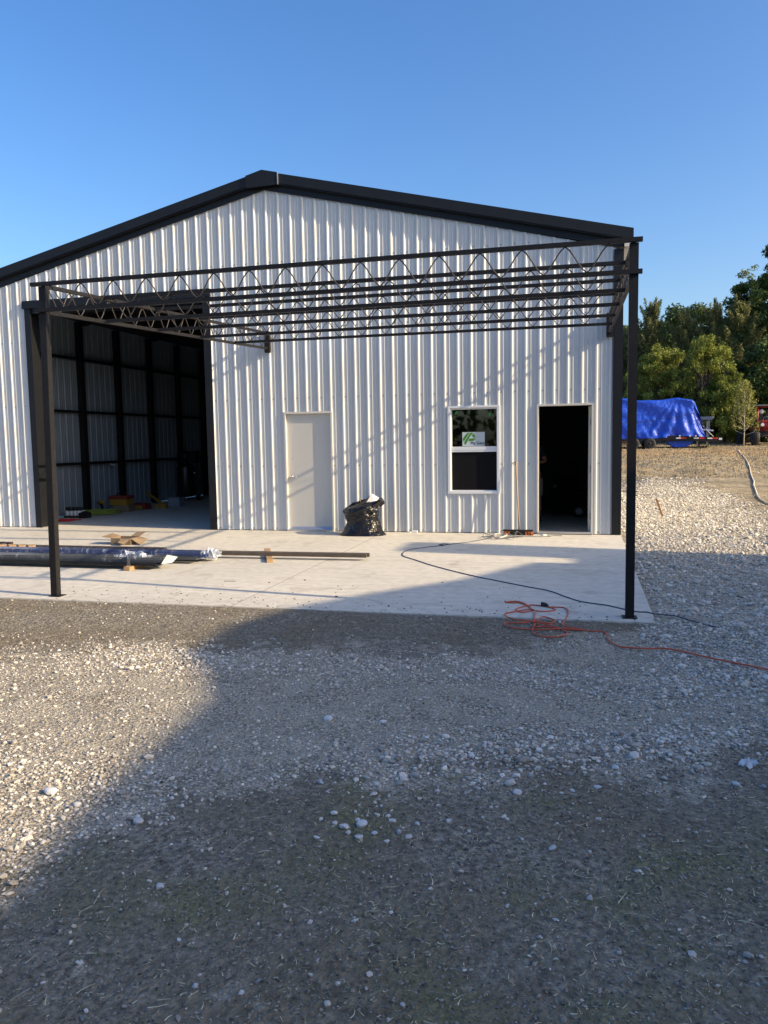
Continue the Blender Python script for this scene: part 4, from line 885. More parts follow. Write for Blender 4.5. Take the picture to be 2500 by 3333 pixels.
for s_ in (-1, 1):
    sh_ = sv((s_*0.17, 0, 1.41), 0.06, ch); ua = sv((s_*0.215, 0.02, 1.27), 0.048, sh_)
    el = sv((s_*0.245, 0.03 if s_ > 0 else -0.02, 1.17), 0.042, ua)
    fa = sv((s_*0.15, -0.12, 1.165), 0.038, el); wr = sv((s_*0.06, -0.20, 1.175), (0.026, 0.030), fa); pm = sv((s_*0.01, -0.225, 1.18), (0.034, 0.020), wr)
    for k in range(4):
        z = 1.205-0.017*k; f1 = sv((-s_*0.03, -0.235, z), 0.009, pm); f2 = sv((-s_*0.055, -0.225-0.003*k, z-0.002), 0.0085, f1); sv((-s_*(0.075-0.004*abs(k-1)), -0.205, z-0.004), 0.0075, f2)
    t1 = sv((s_*0.0, -0.205, 1.215), 0.010, pm); sv((-s_*0.02, -0.195, 1.235), 0.009, t1)
    hp = sv((s_*0.095, 0, 0.86), 0.10, pel); kn = sv((s_*0.115, -0.02, 0.49), 0.062, hp); cf = sv((s_*0.12, 0.015, 0.34), 0.060, kn); an = sv((s_*0.125, 0.01, 0.095), 0.036, cf)
    hl = sv((s_*0.125, 0.02, 0.045), 0.036, an); sv((s_*0.14, -0.10, 0.038), (0.042, 0.026), hl)
bpy.context.view_layer.update()
pe = skinned('person', v, e, r, 'skin')
me_ = pe.data
tag(pe, 'person in navy shirt and khaki shorts half hidden by the doorway jamb', 'person')
# clothes: shells following the body
sh1 = skinned('shirt', [(px, py, .84), (px, py, 1.08), (px, py, 1.28), (px, py, 1.44), (px-.17, py, 1.405), (px-.215, py+.015, 1.25), (px+.17, py, 1.405), (px+.215, py+.02, 1.25)], [(0, 1), (1, 2), (2, 3), (2, 4), (4, 5), (2, 6), (6, 7)], [(.185, .145), (.17, .13), (.185, .135), (.085, .08), .078, .07, .078, .07], 'navy_cloth', pe)
sh2 = skinned('shorts', [(px, py, .92), (px-.095, py, .80), (px-.115, py-.015, .45), (px+.095, py, .80), (px+.115, py-.015, .45)], [(0, 1), (1, 2), (0, 3), (3, 4)], [(.17, .135), .125, .098, .125, .098], 'khaki', pe)
MB().lathe([(0.03, 0.115), (0.075, 0.10), (0.098, 0.05), (0.10, 0.0), (0.088, -0.04)], (px, py+0.012, 1.69), (0, 0, 1), 18).build('hair', 'hair', pe)
for s_ in (-1, 1):
    MB().lathe([(0.002, -0.012), (0.009, -0.006), (0.012, 0), (0.002, 0.01)], (px+s_*0.03, py-0.098, 1.665), (0, 1, 0), 10).build('eye', 'eye', pe)
    MB().lathe([(0.008, -0.006), (0.024, 0), (0.010, 0.010)], (px+s_*0.086, py+0.0, 1.65), (1, 0, 0), 10).build('ear', 'skin', pe)
    MB().box(px+s_*0.13-0.052, px+s_*0.13+0.052, py-0.155, py+0.075, 0.001, 0.024).build('sandal', 'rubber', pe, bevel=0.01)
MB().prism([(px-0.012, py-0.095, 1.625), (px+0.012, py-0.095, 1.625), (px, py-0.125, 1.63), ], (0, 0.005, 0.045)).build('nose', 'skin', pe)
MB().box(px-0.022, px+0.022, py-0.103, py-0.09, 1.588, 1.598).build('mouth', 'lip', pe, bevel=0.003)

# ------------------------------------------------------------------ behind the shop: trailer, buggy, hose
G36 = 0.86
tl = thing('flatbed_trailer', 'black flatbed trailer with reflective strips carrying a tarped load', 'trailer', (9, 36.9, G36))
dk = MB()
dk.prism([(3, 36.0, 1.50), (11.1, 36.0, 1.50), (11.7, 36.0, 1.66), (14.6, 36.0, 1.49), (14.6, 36.0, 1.24), (14.0, 36.0, 1.24), (12.6, 36.0, 1.36), (3, 36.0, 1.30)], (0, 2.4, 0))
dk.build('deck', 'black_steel', tl)
for i, x in enumerate((12.0, 13.0, 13.75, 14.33)):
    if i < 3:
        MB().box(x, x+0.27, 35.985, 35.999, 1.46-0.02*i, 1.535-0.02*i).build('reflector', 'tape_white', tl)
        MB().box(x+0.28, x+0.58, 35.985, 35.999, 1.455-0.02*i, 1.53-0.02*i).build('reflector', 'tape_red', tl)
    else: MB().box(x+.05, x+0.22, 35.985, 35.999, 1.36, 1.47).build('end_plate', 'tape_white', tl)
for x in (9.62, 10.54):
    for y in (36.05, 38.25):
        wl = MB().lathe([(0.20, -0.12), (0.30, -0.13), (0.335, -0.09), (0.345, 0), (0.335, 0.09), (0.30, 0.13), (0.20, 0.12)], (x, y, G36+0.335), (0, 1, 0), 28).build('wheel', 'rubber', tl)
        if y < 37:
            rm = MB().lathe([(0.205, -0.06), (0.19, -0.10), (0.16, -0.06), (0.08, -0.05), (0.06, -0.11), (0.02, -0.12)], (x, y-0.03, G36+0.335), (0, 1, 0), 20).build('rim', 'black_steel', wl)
            for k in range(8):
                a_ = 2*PI*k/8; MB().lathe([(0.022, -0.015), (0.018, 0.0)], (x+0.13*math.cos(a_), y-0.10, G36+0.335+0.13*math.sin(a_)), (0, 1, 0), 8).build('lug_hole', 'hinge', wl)
MB().box(8.9, 11.2, 36.02, 36.35, 1.24, 1.29).build('fender', 'black_steel', tl)
for x in (12.21, 12.78, 13.1, 13.35): MB().lathe([(0.05, -0.04), (0.05, 0.04)], (x, 35.96, 1.63-0.02*(x-12)), (0, 1, 0), 8).build('ratchet', 'ratchet', tl)
tag(MB().box(8.2, 9.55, 36.05, 36.10, 1.10, 1.50).build('plywood_side', 'wood', loc=(8.9, 36.07, 1.1)), 'brown plywood board below the tarp at the trailer wheels', 'board')
# tarp: draped sheet over a high load
def tarp():
    xs = np.linspace(5.5, 13.75, 110); n = 70; Vt = []
    top = lambda x: np.interp(x, [5.5, 8.9, 9.7, 10.6, 11.6, 12.2, 12.6, 12.97, 13.15, 13.45, 13.75], [4.0, 3.97, 3.84, 3.77, 3.83, 3.90, 3.84, 3.74, 3.15, 2.25, 1.58])
    bot = lambda x: np.interp(x, [5.5, 9, 9.9, 10.6, 11.0, 11.5, 12, 13.75], [1.42, 1.40, 1.43, 1.42, 1.52, 1.54, 1.60, 1.56])
    for x in xs:
        T, B = top(x), bot(x)
        hw = 1.05 if x < 12.9 else 1.05-0.5*(x-12.9)
        for j in range(n):
            s_ = j/(n-1)*2-1          # -1 near bottom, +1 far bottom
            f_ = abs(s_)
            if f_ > 0.36:
                q = (f_-0.36)/0.64; z = T-0.06-(T-0.06-B)*q; y = hw+0.10*q**1.5
                # folds fan out from the peak over x=12.2
                fx = (x-12.2)/(0.25+q*1.6)
                y += 0.075*math.sin(fx*11)*q*(1 if x > 10.6 else 0.25)+0.03*math.sin(x*2.1+z*3)+0.02*math.sin(x*13+z*7)*q+0.045*math.sin((z*2.2+x*0.7)*3)*(0.5)
                if 2.6 < z < 2.95 - (12.2-x)*0.02: y -= 0.03
            else:
                q = f_/0.36; z = T-0.06*q**3+0.05*(1-q)*0; y = hw*q
                z += 0.03*math.sin(x*5+s_*6)
            Vt.append((x, 37.2+(y if s_ > 0 else -y), z))
    Vt = np.array(Vt); I = np.arange(len(xs)*n).reshape(len(xs), n)
    F = np.stack([I[:-1, :-1].ravel(), I[:-1, 1:].ravel(), I[1:, 1:].ravel(), I[1:, :-1].ravel()], 1)
    F = np.concatenate([F])
    o = np_mesh('blue_tarp', Vt, F, 'tarp', smooth=True); return o
tp = tarp(); tag(tp, 'bright blue plastic tarp draped over a tall load on the trailer', 'tarp')
tpf = MB(); tpf.poly([(13.0, 36.25, 3.68), (13.10, 36.2, 3.25), (13.32, 36.25, 2.85), (13.55, 36.4, 2.35), (13.38, 36.6, 2.5), (13.2, 36.7, 3.0), (13.08, 36.5, 3.6)]); tpf.build('tarp_corner', 'tarp', tp)
MB().tube(smooth_path([(8, 36.02, 2.42), (10, 36.0, 2.52), (11.3, 36.03, 2.68), (12.3, 36.0, 2.80), (13.15, 36.05, 3.0)]), 0.014, 5).build('tie_rope', 'navy_cloth', tp)
MB().tube([(13.1, 36.4, 3.1), (13.9, 36.1, 1.55)], 0.02, 5).build('tie_strap', 'black_steel', tp)
MB().tube([(13.55, 36.6, 2.2), (14.1, 36.15, 1.55)], 0.02, 5).build('tie_strap', 'ratchet', tp)
fb = MB(); nn = 14
fb.prism([(11.5, 36.3, 1.32), (13.1, 36.3, 1.34), (12.9, 36.3, 1.12), (12.6, 36.3, 0.98), (12.0, 36.3, 0.95), (11.7, 36.3, 1.08)], (0, 0.9, 0)); fb.build('hanging_fold', 'tarp', tp)
rk = thing('feed_stand', 'dark flat topped stand with pale rails behind the trailer tail', 'stand', (14.0, 38.6, 0.95))
MB().box(13.45, 14.35, 38.2, 39.0, 2.60, 2.78).box(14.30, 14.45, 38.3, 38.9, 2.68, 2.80).build('stand_top', 'roof_grey', rk)
for x, y in ((13.6, 38.3), (14.15, 38.3), (13.6, 38.9), (14.15, 38.9)): MB().box(x-.05, x+.05, y-.04, y+.04, gh(x, y)-.05, 2.6).build('leg', 'roof_grey', rk)
MB().bar((13.5, 38.2, 2.02), (14.4, 38.2, 1.92), 0.05, 0.09).build('rail', 'white_card', rk)
MB().box(13.4, 14.45, 38.15, 38.22, 1.40, 1.48).build('rail', 'white_card', rk)

# buggy, nose towards the camera's left
ug = thing('off_road_buggy', 'red side by side off road buggy parked by the trees', 'buggy', (17.15, 35.5, gh(17, 35.5)))
gb = gh(17, 35.5)
def uw(x, y):
    o = MB().lathe([(0.2, -0.15), (0.33, -0.17), (0.39, -0.12), (0.40, 0), (0.39, 0.12), (0.33, 0.17), (0.2, 0.15)], (x, y, gb+0.39), (1, 0.12, 0), 30).build('wheel', 'rubber', ug)
    tr = MB()
    for k in range(20):
        a_ = 2*PI*k/20; c_ = Vector((x, y, gb+0.39)); rd = Vector((0, math.cos(a_), math.sin(a_)))
        for s_ in (-1, 1): tr.obox(c_+rd*0.405+Vector((s_*0.075, 0, 0)), Vector((0.06, 0.01*s_, 0)), rd.cross(Vector((1, 0, 0)))*0.028, rd*0.022)
    tr.build('tread', 'rubber', o); MB().lathe([(0.2, -0.1), (0.15, -0.17), (0.04, -0.18)], (x, y, gb+0.39), (1, 0.12, 0), 16).build('rim', 'black_steel', o)
uw(16.02, 34.3); uw(15.65, 36.6); uw(17.65, 34.2); uw(17.9, 36.6)
bd = MB(); bd.prism([(16.25, 34.4, gb+0.95), (17.35, 34.25, gb+0.95), (17.35, 34.25, gb+1.15), (16.9, 34.3, gb+1.28), (16.4, 34.4, gb+1.25)], (0, 0.85, 0.1)); bd.box(16.2, 17.5, 35.2, 36.9, gb+0.75, gb+1.05)
bd.build('body', 'utv_red', ug, bevel=0.03)
MB().box(16.15, 17.5, 34.5, 37.0, gb+0.42, gb+0.72).build('chassis', 'black_steel', ug)
cg = MB()
for p_ in ([(16.3, 35.15, gb+1.15), (16.42, 35.6, gb+2.15), (16.38, 36.7, gb+2.15), (16.2, 37.0, gb+1.0)], [(17.45, 35.1, gb+1.15), (17.35, 35.6, gb+2.15), (17.35, 36.7, gb+2.15), (17.5, 37.0, gb+1.0)], [(16.42, 35.6, gb+2.15), (17.35, 35.6, gb+2.15)], [(16.38, 36.7, gb+2.15), (17.35, 36.7, gb+2.15)]): cg.tube(p_, 0.035, 8)
cg.build('roll_cage', 'utv_red', ug)
MB().box(16.1, 17.6, 35.45, 36.9, gb+2.19, gb+2.25).build('roof', 'roof_grey', ug, bevel=0.015)
for x in (16.62, 17.12):
    MB().box(x-.2, x+.2, 35.9, 36.4, gb+1.0, gb+1.15).box(x-.2, x+.2, 36.3, 36.45, gb+1.15, gb+1.75).build('seat', 'plastic_black', ug, bevel=0.03)
    MB().lathe([(0.03, -0.13), (0.11, -0.09), (0.14, 0), (0.11, 0.10), (0.03, 0.13)], (x, 35.75, gb+1.86), (0, 0, 1), 14).build('headrest_cover', 'white_card', ug)
MB().tube([(16.85+0.17*math.cos(a_*PI/8), 35.55, gb+1.42+0.15*math.sin(a_*PI/8)) for a_ in range(16)], 0.02, 6, closed=True).build('steering_wheel', 'roof_grey', ug)
MB().tube([(16.3, 34.4, gb+0.6), (16.02, 34.3, gb+0.42)], 0.03, 6).tube([(17.3, 34.4, gb+0.6), (17.6, 34.2, gb+0.42)], 0.03, 6).tube([(16.2, 34.25, gb+0.45), (17.0, 34.15, gb+0.55), (17.5, 34.2, gb+0.4)], 0.03, 6).build('suspension_arm', 'bark', ug)
for x in (16.4, 17.25): MB().lathe([(0.09, -0.02), (0.10, 0.05)], (x, 34.28, gb+1.1), (0, 1, 0), 12).build('headlight', 'tape_white', ug)

ug.location = (18.1, 40.1, gh(18.1, 40.1)); ug.scale = (1.09,)*3
# white hose on the ground, stake, sticks
HP = [(14.67, 31.6), (14.35, 29.34), (13.79, 25.37), (13.24, 21.79), (12.93, 19.8), (12.44, 17.0), (12.12, 15.17), (11.88, 13.69), (11.61, 12.08), (11.36, 10.84), (11.21, 9.9), (10.92, 8.22), (10.78, 7.27), (10.7, 6.48), (10.72, 5.5), (11.2, 4.4)]
def ground_tube(name, pts, r, m, label, cat):
    P = smooth_path([(x, y, 0) for x, y in pts], 8); P = [(p.x, p.y, gh(p.x, p.y)+r) for p in P]
    return tag(MB().tube(P, r, 7).build(name, m, loc=P[0]), label, cat)
ground_tube('garden_hose', HP, 0.021, 'white_hose', 'long pale hose snaking down the dry field to the gravel', 'hose')
g_ = gh(8.2, 3.4)
tag(MB().bar((8.2, 3.4, g_-0.02), (8.07, 3.45, g_+0.36), 0.012, 0.04).build('wood_stake', 'wood_stake', loc=(8.25, 4, g_)), 'small wooden stake leaning in the gravel behind the right post', 'stake')
ground_tube('fallen_stick', [(7.75, 10.78), (7.88, 10.34), (8.11, 9.76)], 0.02, 'bark', 'dark fallen stick on the gravel beside the shop corner', 'stick')
ground_tube('thin_stick', [(8.0, 8.65), (8.27, 8.58), (8.51, 8.47)], 0.012, 'bark', 'thin straight stick on pale gravel nearer than the dark one', 'stick')

# paper scrap in the foreground
q = MB(); n_ = 26; P0 = Vector((7.41, -9.29, gh(7.41, -9.29)))
for i in range(16):
    a_, b2 = random.uniform(0, 2*PI), random.uniform(0, 0.035)
    c_ = P0+Vector((b2*math.cos(a_)*1.2, b2*math.sin(a_), 0.008+random.random()*0.035*(1-b2*20)))
    u_ = Vector((random.uniform(-1, 1), random.uniform(-1, 1), random.uniform(-.4, .8))).normalized()*0.016; w_ = u_.orthogonal().normalized()*0.014
    q.quad(c_-u_-w_, c_+u_-w_*.6, c_+u_*.7+w_, c_-u_*.5+w_)
tag(q.build('paper_scrap', 'paper', loc=P0), 'crumpled scrap of white paper on the dark soil at right', 'paper')

# ------------------------------------------------------------------ trees
def foliage(name, pts, size, m, parent, elong=1.0, seed=1, upw=0.0, tone=None, sizevar=0.5):
    """pts (n,3) leaf spray centres -> small folded quads"""
    rg_ = np.random.default_rng(seed); n_ = len(pts)
    a_ = rg_.normal(size=(n_, 3)); a_[:, 2] = a_[:, 2]*(1-upw)+upw*1.5; a_ /= np.linalg.norm(a_, axis=1)[:, None]
    b2 = np.cross(a_, rg_.normal(size=(n_, 3))); b2 /= np.linalg.norm(b2, axis=1)[:, None]
    s_ = size*(1-sizevar/2+sizevar*rg_.random((n_, 1)))
    A = a_*s_*elong; B = b2*s_/elong*0.6
    V_ = np.stack([pts-A, pts-A*0.1+B, pts+A, pts-A*0.1-B], 1).reshape(-1, 3)
    F_ = np.arange(n_*4).reshape(-1, 4)
    if tone is None: tone = rg_.random(n_)
    return np_mesh(name, V_, F_, m, tone=np.repeat(np.clip(tone, 0, 1), 4), parent=parent)
def limb(mb, a, b, r0, r1, seed, n=6, sag=0.12):
    rg_ = random.Random(seed); a, b = Vector(a), Vector(b); L_ = (b-a).length; P = []; R = []
    for i in range(n+1):
        t_ = i/n; P.append(a.lerp(b, t_)+Vector((rg_.uniform(-1, 1), rg_.uniform(-1, 1), rg_.uniform(-.5, 1)))*L_*sag*math.sin(PI*t_)*0.5); R.append(r0+(r1-r0)*t_)
    mb.tube(P, R, 6); return P
def tree(name, label, loc, h, wd, kind, seed, group='trees along the field edge'):
    rg_ = np.random.default_rng(seed); pr_ = random.Random(seed)
    root = thing(name, label, 'tree', loc, group)
    tk = MB(); cl = []
    if kind == 'cedar':
        tk.tube([(0, 0, -0.1), (0.05, 0, h*0.5), (0, 0.05, h*0.93)], [0.16, 0.09, 0.015], 7)
        nb = 90
        for i in range(nb):
            t_ = (i+0.5)/nb; z = h*(0.06+0.88*t_); R = wd*0.5*(1-t_)**0.65*(0.75+0.5*pr_.random())+0.15
            a_ = pr_.uniform(0, 2*PI); e_ = Vector((R*math.cos(a_), R*math.sin(a_), z+R*0.45))
            if i % 3 == 0: limb(tk, (0, 0, z-0.1), e_*0.92, 0.035, 0.008, seed*99+i, 3)
            ln_ = 0.5+0.9*pr_.random(); dr_ = Vector((math.cos(a_)*0.55, math.sin(a_)*0.55, pr_.uniform(0.6, 1.1))).normalized()*ln_
            cl.append((e_-dr_*0.5, 0.30+R*0.10, dr_*1.25)); cl.append((Vector((e_.x*0.5, e_.y*0.5, z+R*0.2)), 0.45, 1.2))
        for q_ in range(4): cl.append((Vector((pr_.uniform(-.3, .3), pr_.uniform(-.3, .3), h*pr_.uniform(0.8, 0.9))), 0.26, Vector((pr_.uniform(-.5, .5), 0, h*0.14))))
        per, size, el, upw, m = 120, 0.085, 1.9, 0.6, 'leaf_cedar'
    elif kind == 'locust':
        tk.tube([(0, 0, -0.1), (0.1, 0, h*0.3), (0.25, 0.1, h*0.55)], [0.15, 0.11, 0.05], 7)
        for i in range(78):
            z0 = h*pr_.uniform(0.2, 0.6); a_ = pr_.uniform(0, 2*PI); t_ = pr_.random(); z1 = h*(0.12+0.85*t_); R = wd*0.5*math.sqrt(max(0.05, 1-(t_*1.5-0.6)**2))*pr_.uniform(0.5, 1.05)
            e_ = Vector((R*math.cos(a_), R*math.sin(a_), z1)); limb(tk, (0.1, 0.05, z0), e_, 0.028, 0.006, seed*77+i, 5, 0.2)
            cl.append((e_, 0.26+0.22*pr_.random(), Vector((e_.x*0.10, e_.y*0.10, -0.38)))); cl.append((e_*0.5+Vector((0, 0, z1*0.45)), 0.4, 0.8)); cl.append((e_*0.8+Vector((pr_.uniform(-.4, .4), pr_.uniform(-.4, .4), z1*0.2+pr_.uniform(-.3, .3))), 0.38, 0.8))
        per, size, el, upw, m = 150, 0.07, 1.35, 0.0, 'leaf_locust'
    elif kind in ('oak', 'pale'):
        tk.tube([(0, 0, -0.1), (0.1, 0.05, h*0.3), (-0.1, 0.1, h*0.6)], [0.28, 0.2, 0.08], 8)
        nb = 110 if kind == 'oak' else 60
        for i in range(nb):
            t_ = pr_.random(); a_ = pr_.uniform(0, 2*PI)
            if kind == 'pale': t_ = 0.35+0.65*t_
            R = wd*0.5*math.sqrt(max(0.03, 1-((t_-0.45)/0.58)**2))*pr_.uniform(0.55, 1.05); z1 = h*(0.06+0.9*t_)
            e_ = Vector((R*math.cos(a_), R*math.sin(a_), z1))
            if i % 4 == 0: limb(tk, (0, 0.05, h*pr_.uniform(0.2, 0.5)), e_*0.95, 0.07, 0.012, seed*55+i, 5, 0.15)
            cl.append((e_, 0.5+0.35*pr_.random() if kind == 'oak' else 0.28+.2*pr_.random(), 0.8))
        per, size, el, upw, m = (120, 0.12, 1.15, 0, 'leaf_dark') if kind == 'oak' else (70, 0.085, 1.2, 0, 'leaf_pale')
    tk.build('trunk', 'bark', None); tko = bpy.context.scene.objects[-1] if False else C.objects[-1]; tko.parent = root
    P_ = []; T_ = []
    for c_, r_, asp in cl:
        k = int(per*(r_/0.45)**1.6)+12; d = rg_.normal(size=(k, 3)); d /= np.linalg.norm(d, axis=1)[:, None]; d *= (rg_.random((k, 1))**0.45)
        if isinstance(asp, Vector):
            tt = rg_.random((k, 1))**0.8; P_.append(np.array(c_)+np.array(asp)[None]*tt+d*r_*(1.05-0.85*tt))
        else: P_.append(np.array(c_)+d*np.array([r_, r_, r_*asp]))
        P_[-1] = P_[-1]; T_.append(np.clip(rg_.normal(pr_.uniform(0.25, 0.75), 0.2, k), 0, 1))
    foliage('crown', np.concatenate(P_), size, m, root, el, seed, upw, np.concatenate(T_))
    return root
def T(x, y): return (x, y, gh(x, y))
tree('locust_tree', 'yellow green feathery tree rising behind the left end of the blue tarp', T(11.7, 46), 7.2, 4.6, 'locust', 3)
tree('locust_tree', 'yellow green feathery tree overhanging the peak of the blue tarp', T(14.6, 43.5), 6.9, 4.6, 'locust', 4)
tree('locust_tree', 'small yellow green tree with low branches over the trailer tail', T(15.9, 42.5), 4.4, 3.0, 'locust', 5)
tree('cedar_tree', 'dark cedar with ragged plume just right of the front right post', T(11.7, 50), 10.6, 2.4, 'cedar', 6)
tree('cedar_tree', 'dark cedar seen between the shop corner and the post', T(9.9, 51), 8.6, 4.0, 'cedar', 7)
tree('cedar_tree', 'olive cedar with twin tips left of the tallest cedar', T(14.0, 49.5), 9.6, 3.2, 'cedar', 8)
tree('cedar_tree', 'broad brown green cedar in the middle of the tree line', T(16.0, 49), 10.0, 4.2, 'cedar', 9)
tree('cedar_tree', 'brown green cedar above the pale rails of the stand', T(17.6, 48), 10.0, 4.2, 'cedar', 10)
tree('oak_tree', 'dark broadleaf tree directly behind the sapling', T(19.0, 50), 12.0, 5.0, 'oak', 11)
tree('oak_tree', 'tall dark broadleaf tree at the right picture edge', T(21.6, 50), 14.8, 7.0, 'oak', 12)
tree('pale_tree', 'thin crowned pale green tree rising above the dark trees at right', T(19.4, 54), 13.6, 3.6, 'pale', 13)
tree('oak_tree', 'dark broadleaf tree filling the gap behind the cedars', T(15.0, 56), 11.0, 7.0, 'oak', 14)
tree('oak_tree', 'dark broadleaf tree behind the shop corner cedar', T(11.0, 57), 9.6, 6.0, 'oak', 15)
tree('oak_tree', 'dark low broadleaf tree behind the red buggy', T(19.6, 44.5), 7.0, 5.0, 'oak', 16)
tree('oak_tree', 'dark low broadleaf tree behind the feed stand', T(16.2, 46.5), 5.6, 4.6, 'oak', 17)
tree('oak_tree', 'dark broadleaf tree outside the right picture edge', T(25.5, 49), 13.0, 7.0, 'oak', 18)
# sapling
sp = thing('sapling', 'young thin tree with sparse yellow green leaves in the dry field', 'tree', T(16.0, 37.5)); sp.scale = (1.17,)*3; rgS = np.random.default_rng(5)
g0 = 0; tk = MB(); tk.tube([(0, 0, -0.05), (0.02, 0, 0.9), (-0.03, 0, 2.0), (0, 0, 3.1)], [0.035, 0.028, 0.018, 0.006], 7); LP = []
for i in range(26):
    t_ = i/25; z = 0.55+2.0*t_; a_ = i*2.4; R = 0.62*(1-0.6*t_); e_ = Vector((R*math.cos(a_)*1.1, R*math.sin(a_), z+0.65+0.2*t_))
    pts = [Vector((0, 0, z)), Vector((e_.x*0.7, e_.y*0.7, z+0.18)), e_]; tk.tube(pts, [0.013, 0.009, 0.003], 5)
    for _ in range(62):
        u_ = rgS.uniform(0.35, 1.0); b_ = pts[1].lerp(pts[2], u_); LP.append((b_.x+rgS.normal()*0.075, b_.y+rgS.normal()*0.075, b_.z+rgS.normal()*0.09))
for _ in range(160): LP.append((rgS.normal()*0.10, rgS.normal()*0.10, rgS.uniform(2.0, 3.3)))
tk.build('trunk', 'bark_pale', None); C.objects[-1].parent = sp
foliage('crown', np.array(LP), 0.048, 'leaf_sapling', sp, 1.2, 9)
# distant woods, one mass behind and one on the camera's far side
def woods(name, x0, x1, y, h, n_, seed, label):
    rg_ = np.random.default_rng(seed); x = rg_.uniform(x0, x1, n_); hh = h*(0.65+0.5*fbm(x*0.22, x*0+seed, seed)); z = rg_.random(n_)**0.8*hh
    yy = y+rg_.normal(size=n_)*1.6+1.5*fbm(x*0.4, z*0.5, seed+3)*2
    P_ = np.stack([x, yy, z+gz(x, yy)], 1); o = foliage(name, P_, 0.42, 'leaf_dark', None, 1.1, seed, 0, fbm(x*0.5, z*0.5, seed+9)*1.1); tag(o, label, 'woods', kind='stuff')
woods('far_woods', 4, 60, 61, 9.5, 26000, 21, 'dark far wood closing the gaps behind the single trees')
woods('opposite_woods', -50, 60, -48, 11, 14000, 22, 'wood across the yard mirrored faintly in the window pane')

# ------------------------------------------------------------------ unseen house-shaped blocker added at right to throw the big shadow
hs = thing('neighbour_house', 'low gabled house outside the frame whose shadow covers the yard', 'house', (22, -9, 0))
RP = [(-4.78, 5.17), (-6.29, 5.53), (-7.4, 5.92), (-8.2, 6.16), (-9.0, 6.31), (-9.9, 6.29), (-10.3, 6.10), (-10.8, 5.96), (-12.3, 5.90), (-13.1, 5.82), (-30, 4.6)]  # roofline shaped to follow the edge of the yard shadow
MB().prism([(17.05, -29.9, -0.1), (17.05, -4.85, -0.1)]+[(17.05, y, z-0.09) for y, z in RP], (10, 0, 0)).build('wall', 'house_wall', hs)
MB().prism([(16.97, y, z) for y, z in RP]+[(16.97, y, z-0.085) for y, z in reversed(RP)], (10.3, 0, 0)).build('roof', 'roof_grey', hs)
MB().box(17.0, 23, -4.79, -3.70, -0.1, 4.95).box(17.0, 22, -3.69, -3.06, -0.1, 3.72).build('side_wing', 'house_wall', hs)
MB().box(17.0, 17.6, -4.30, -3.28, -0.1, 6.15).build('chimney', 'brick', hs)  # made-up upright that casts the narrow shadow band on the slab

# ------------------------------------------------------------------ gravel stones, soil crumbs, straw
ico_v = None
def ico():
    bm = bmesh.new(); bmesh.ops.create_icosphere(bm, subdivisions=1, radius=1); v = np.array([x.co[:] for x in bm.verts]); f = np.array([[q.index for q in p.verts] for p in bm.faces]); bm.free(); return v, f
IV, IF = ico()
def ico2():
    bm = bmesh.new(); bmesh.ops.create_icosphere(bm, subdivisions=3, radius=1); v = np.array([x.co[:] for x in bm.verts]); f = np.array([[q.index for q in p.verts] for p in bm.faces]); bm.free()
    rr = np.random.default_rng(3); d = rr.normal(size=(9, 3)); d /= np.linalg.norm(d, axis=1)[:, None]; m = (v@d.T).max(1); return v*(1-0.55*np.clip(m-0.72, 0, 1))[:, None], f
IV2, IF2 = ico2()
OV = np.array([[1, 0, 0], [0, 1, 0], [-1, 0, 0], [0, -1, 0], [0.1, 0.1, 0.8], [0, 0, -0.8]], float); OF = np.array([[0, 1, 4], [1, 2, 4], [2, 3, 4], [3, 0, 4], [1, 0, 5], [2, 1, 5], [3, 2, 5], [0, 3, 5]])
def stones(name, x, y, r, alb, hi, sink=0.25, label='', seed=0, big=None):
    rg_ = np.random.default_rng(seed); n_ = len(x); BV, BF = (IV2, IF2) if hi == 2 else ((IV, IF) if hi else (OV, OF))
    sc = r[:, None]*np.stack([rg_.uniform(0.8, 1.35, n_), rg_.uniform(0.65, 1.05, n_), rg_.uniform(0.40, 0.75, n_)], 1)
    P_ = BV[None]*sc[:, None]*(1+rg_.uniform(-0.30, 0.28, (n_, len(BV), 1))*(0.12 if hi == 2 else 1))
    # tilt and turn
    a_ = rg_.uniform(0, 2*PI, n_); t_ = rg_.normal(0, 0.3, n_)
    ct, st = np.cos(t_)[:, None], np.sin(t_)[:, None]; y_, z_ = P_[..., 1]*ct-P_[..., 2]*st, P_[..., 1]*st+P_[..., 2]*ct
    ca, sa = np.cos(a_)[:, None], np.sin(a_)[:, None]; x_, y2 = P_[..., 0]*ca-y_*sa, P_[..., 0]*sa+y_*ca
    z0 = gz(x, y)+sc[:, 2]*(1-2*sink)
    P_ = np.stack([x_+x[:, None], y2+y[:, None], z_+z0[:, None]], 2)
    V_ = P_.reshape(-1, 3); F_ = (BF[None]+np.arange(n_)[:, None, None]*len(BV)).reshape(-1, 3)
    o = np_mesh(name, V_, F_, 'stone', col=np.repeat(alb, len(BV), 0)); tag(o, label, 'gravel', kind='stuff'); return o
def greys(n_, lo, hi_, seed, warm=0.055):
    rg_ = np.random.default_rng(seed); g_ = lo+(hi_-lo)*rg_.random(n_)**0.9; w_ = rg_.normal(warm, 0.025, n_)
    c_ = np.stack([g_*(1+w_), g_, g_*(1-1.6*w_)], 1); return np.clip(c_, 0.01, 0.8)
def offslab(x, y): return ~((y > -6.39) & (x < 7.235))
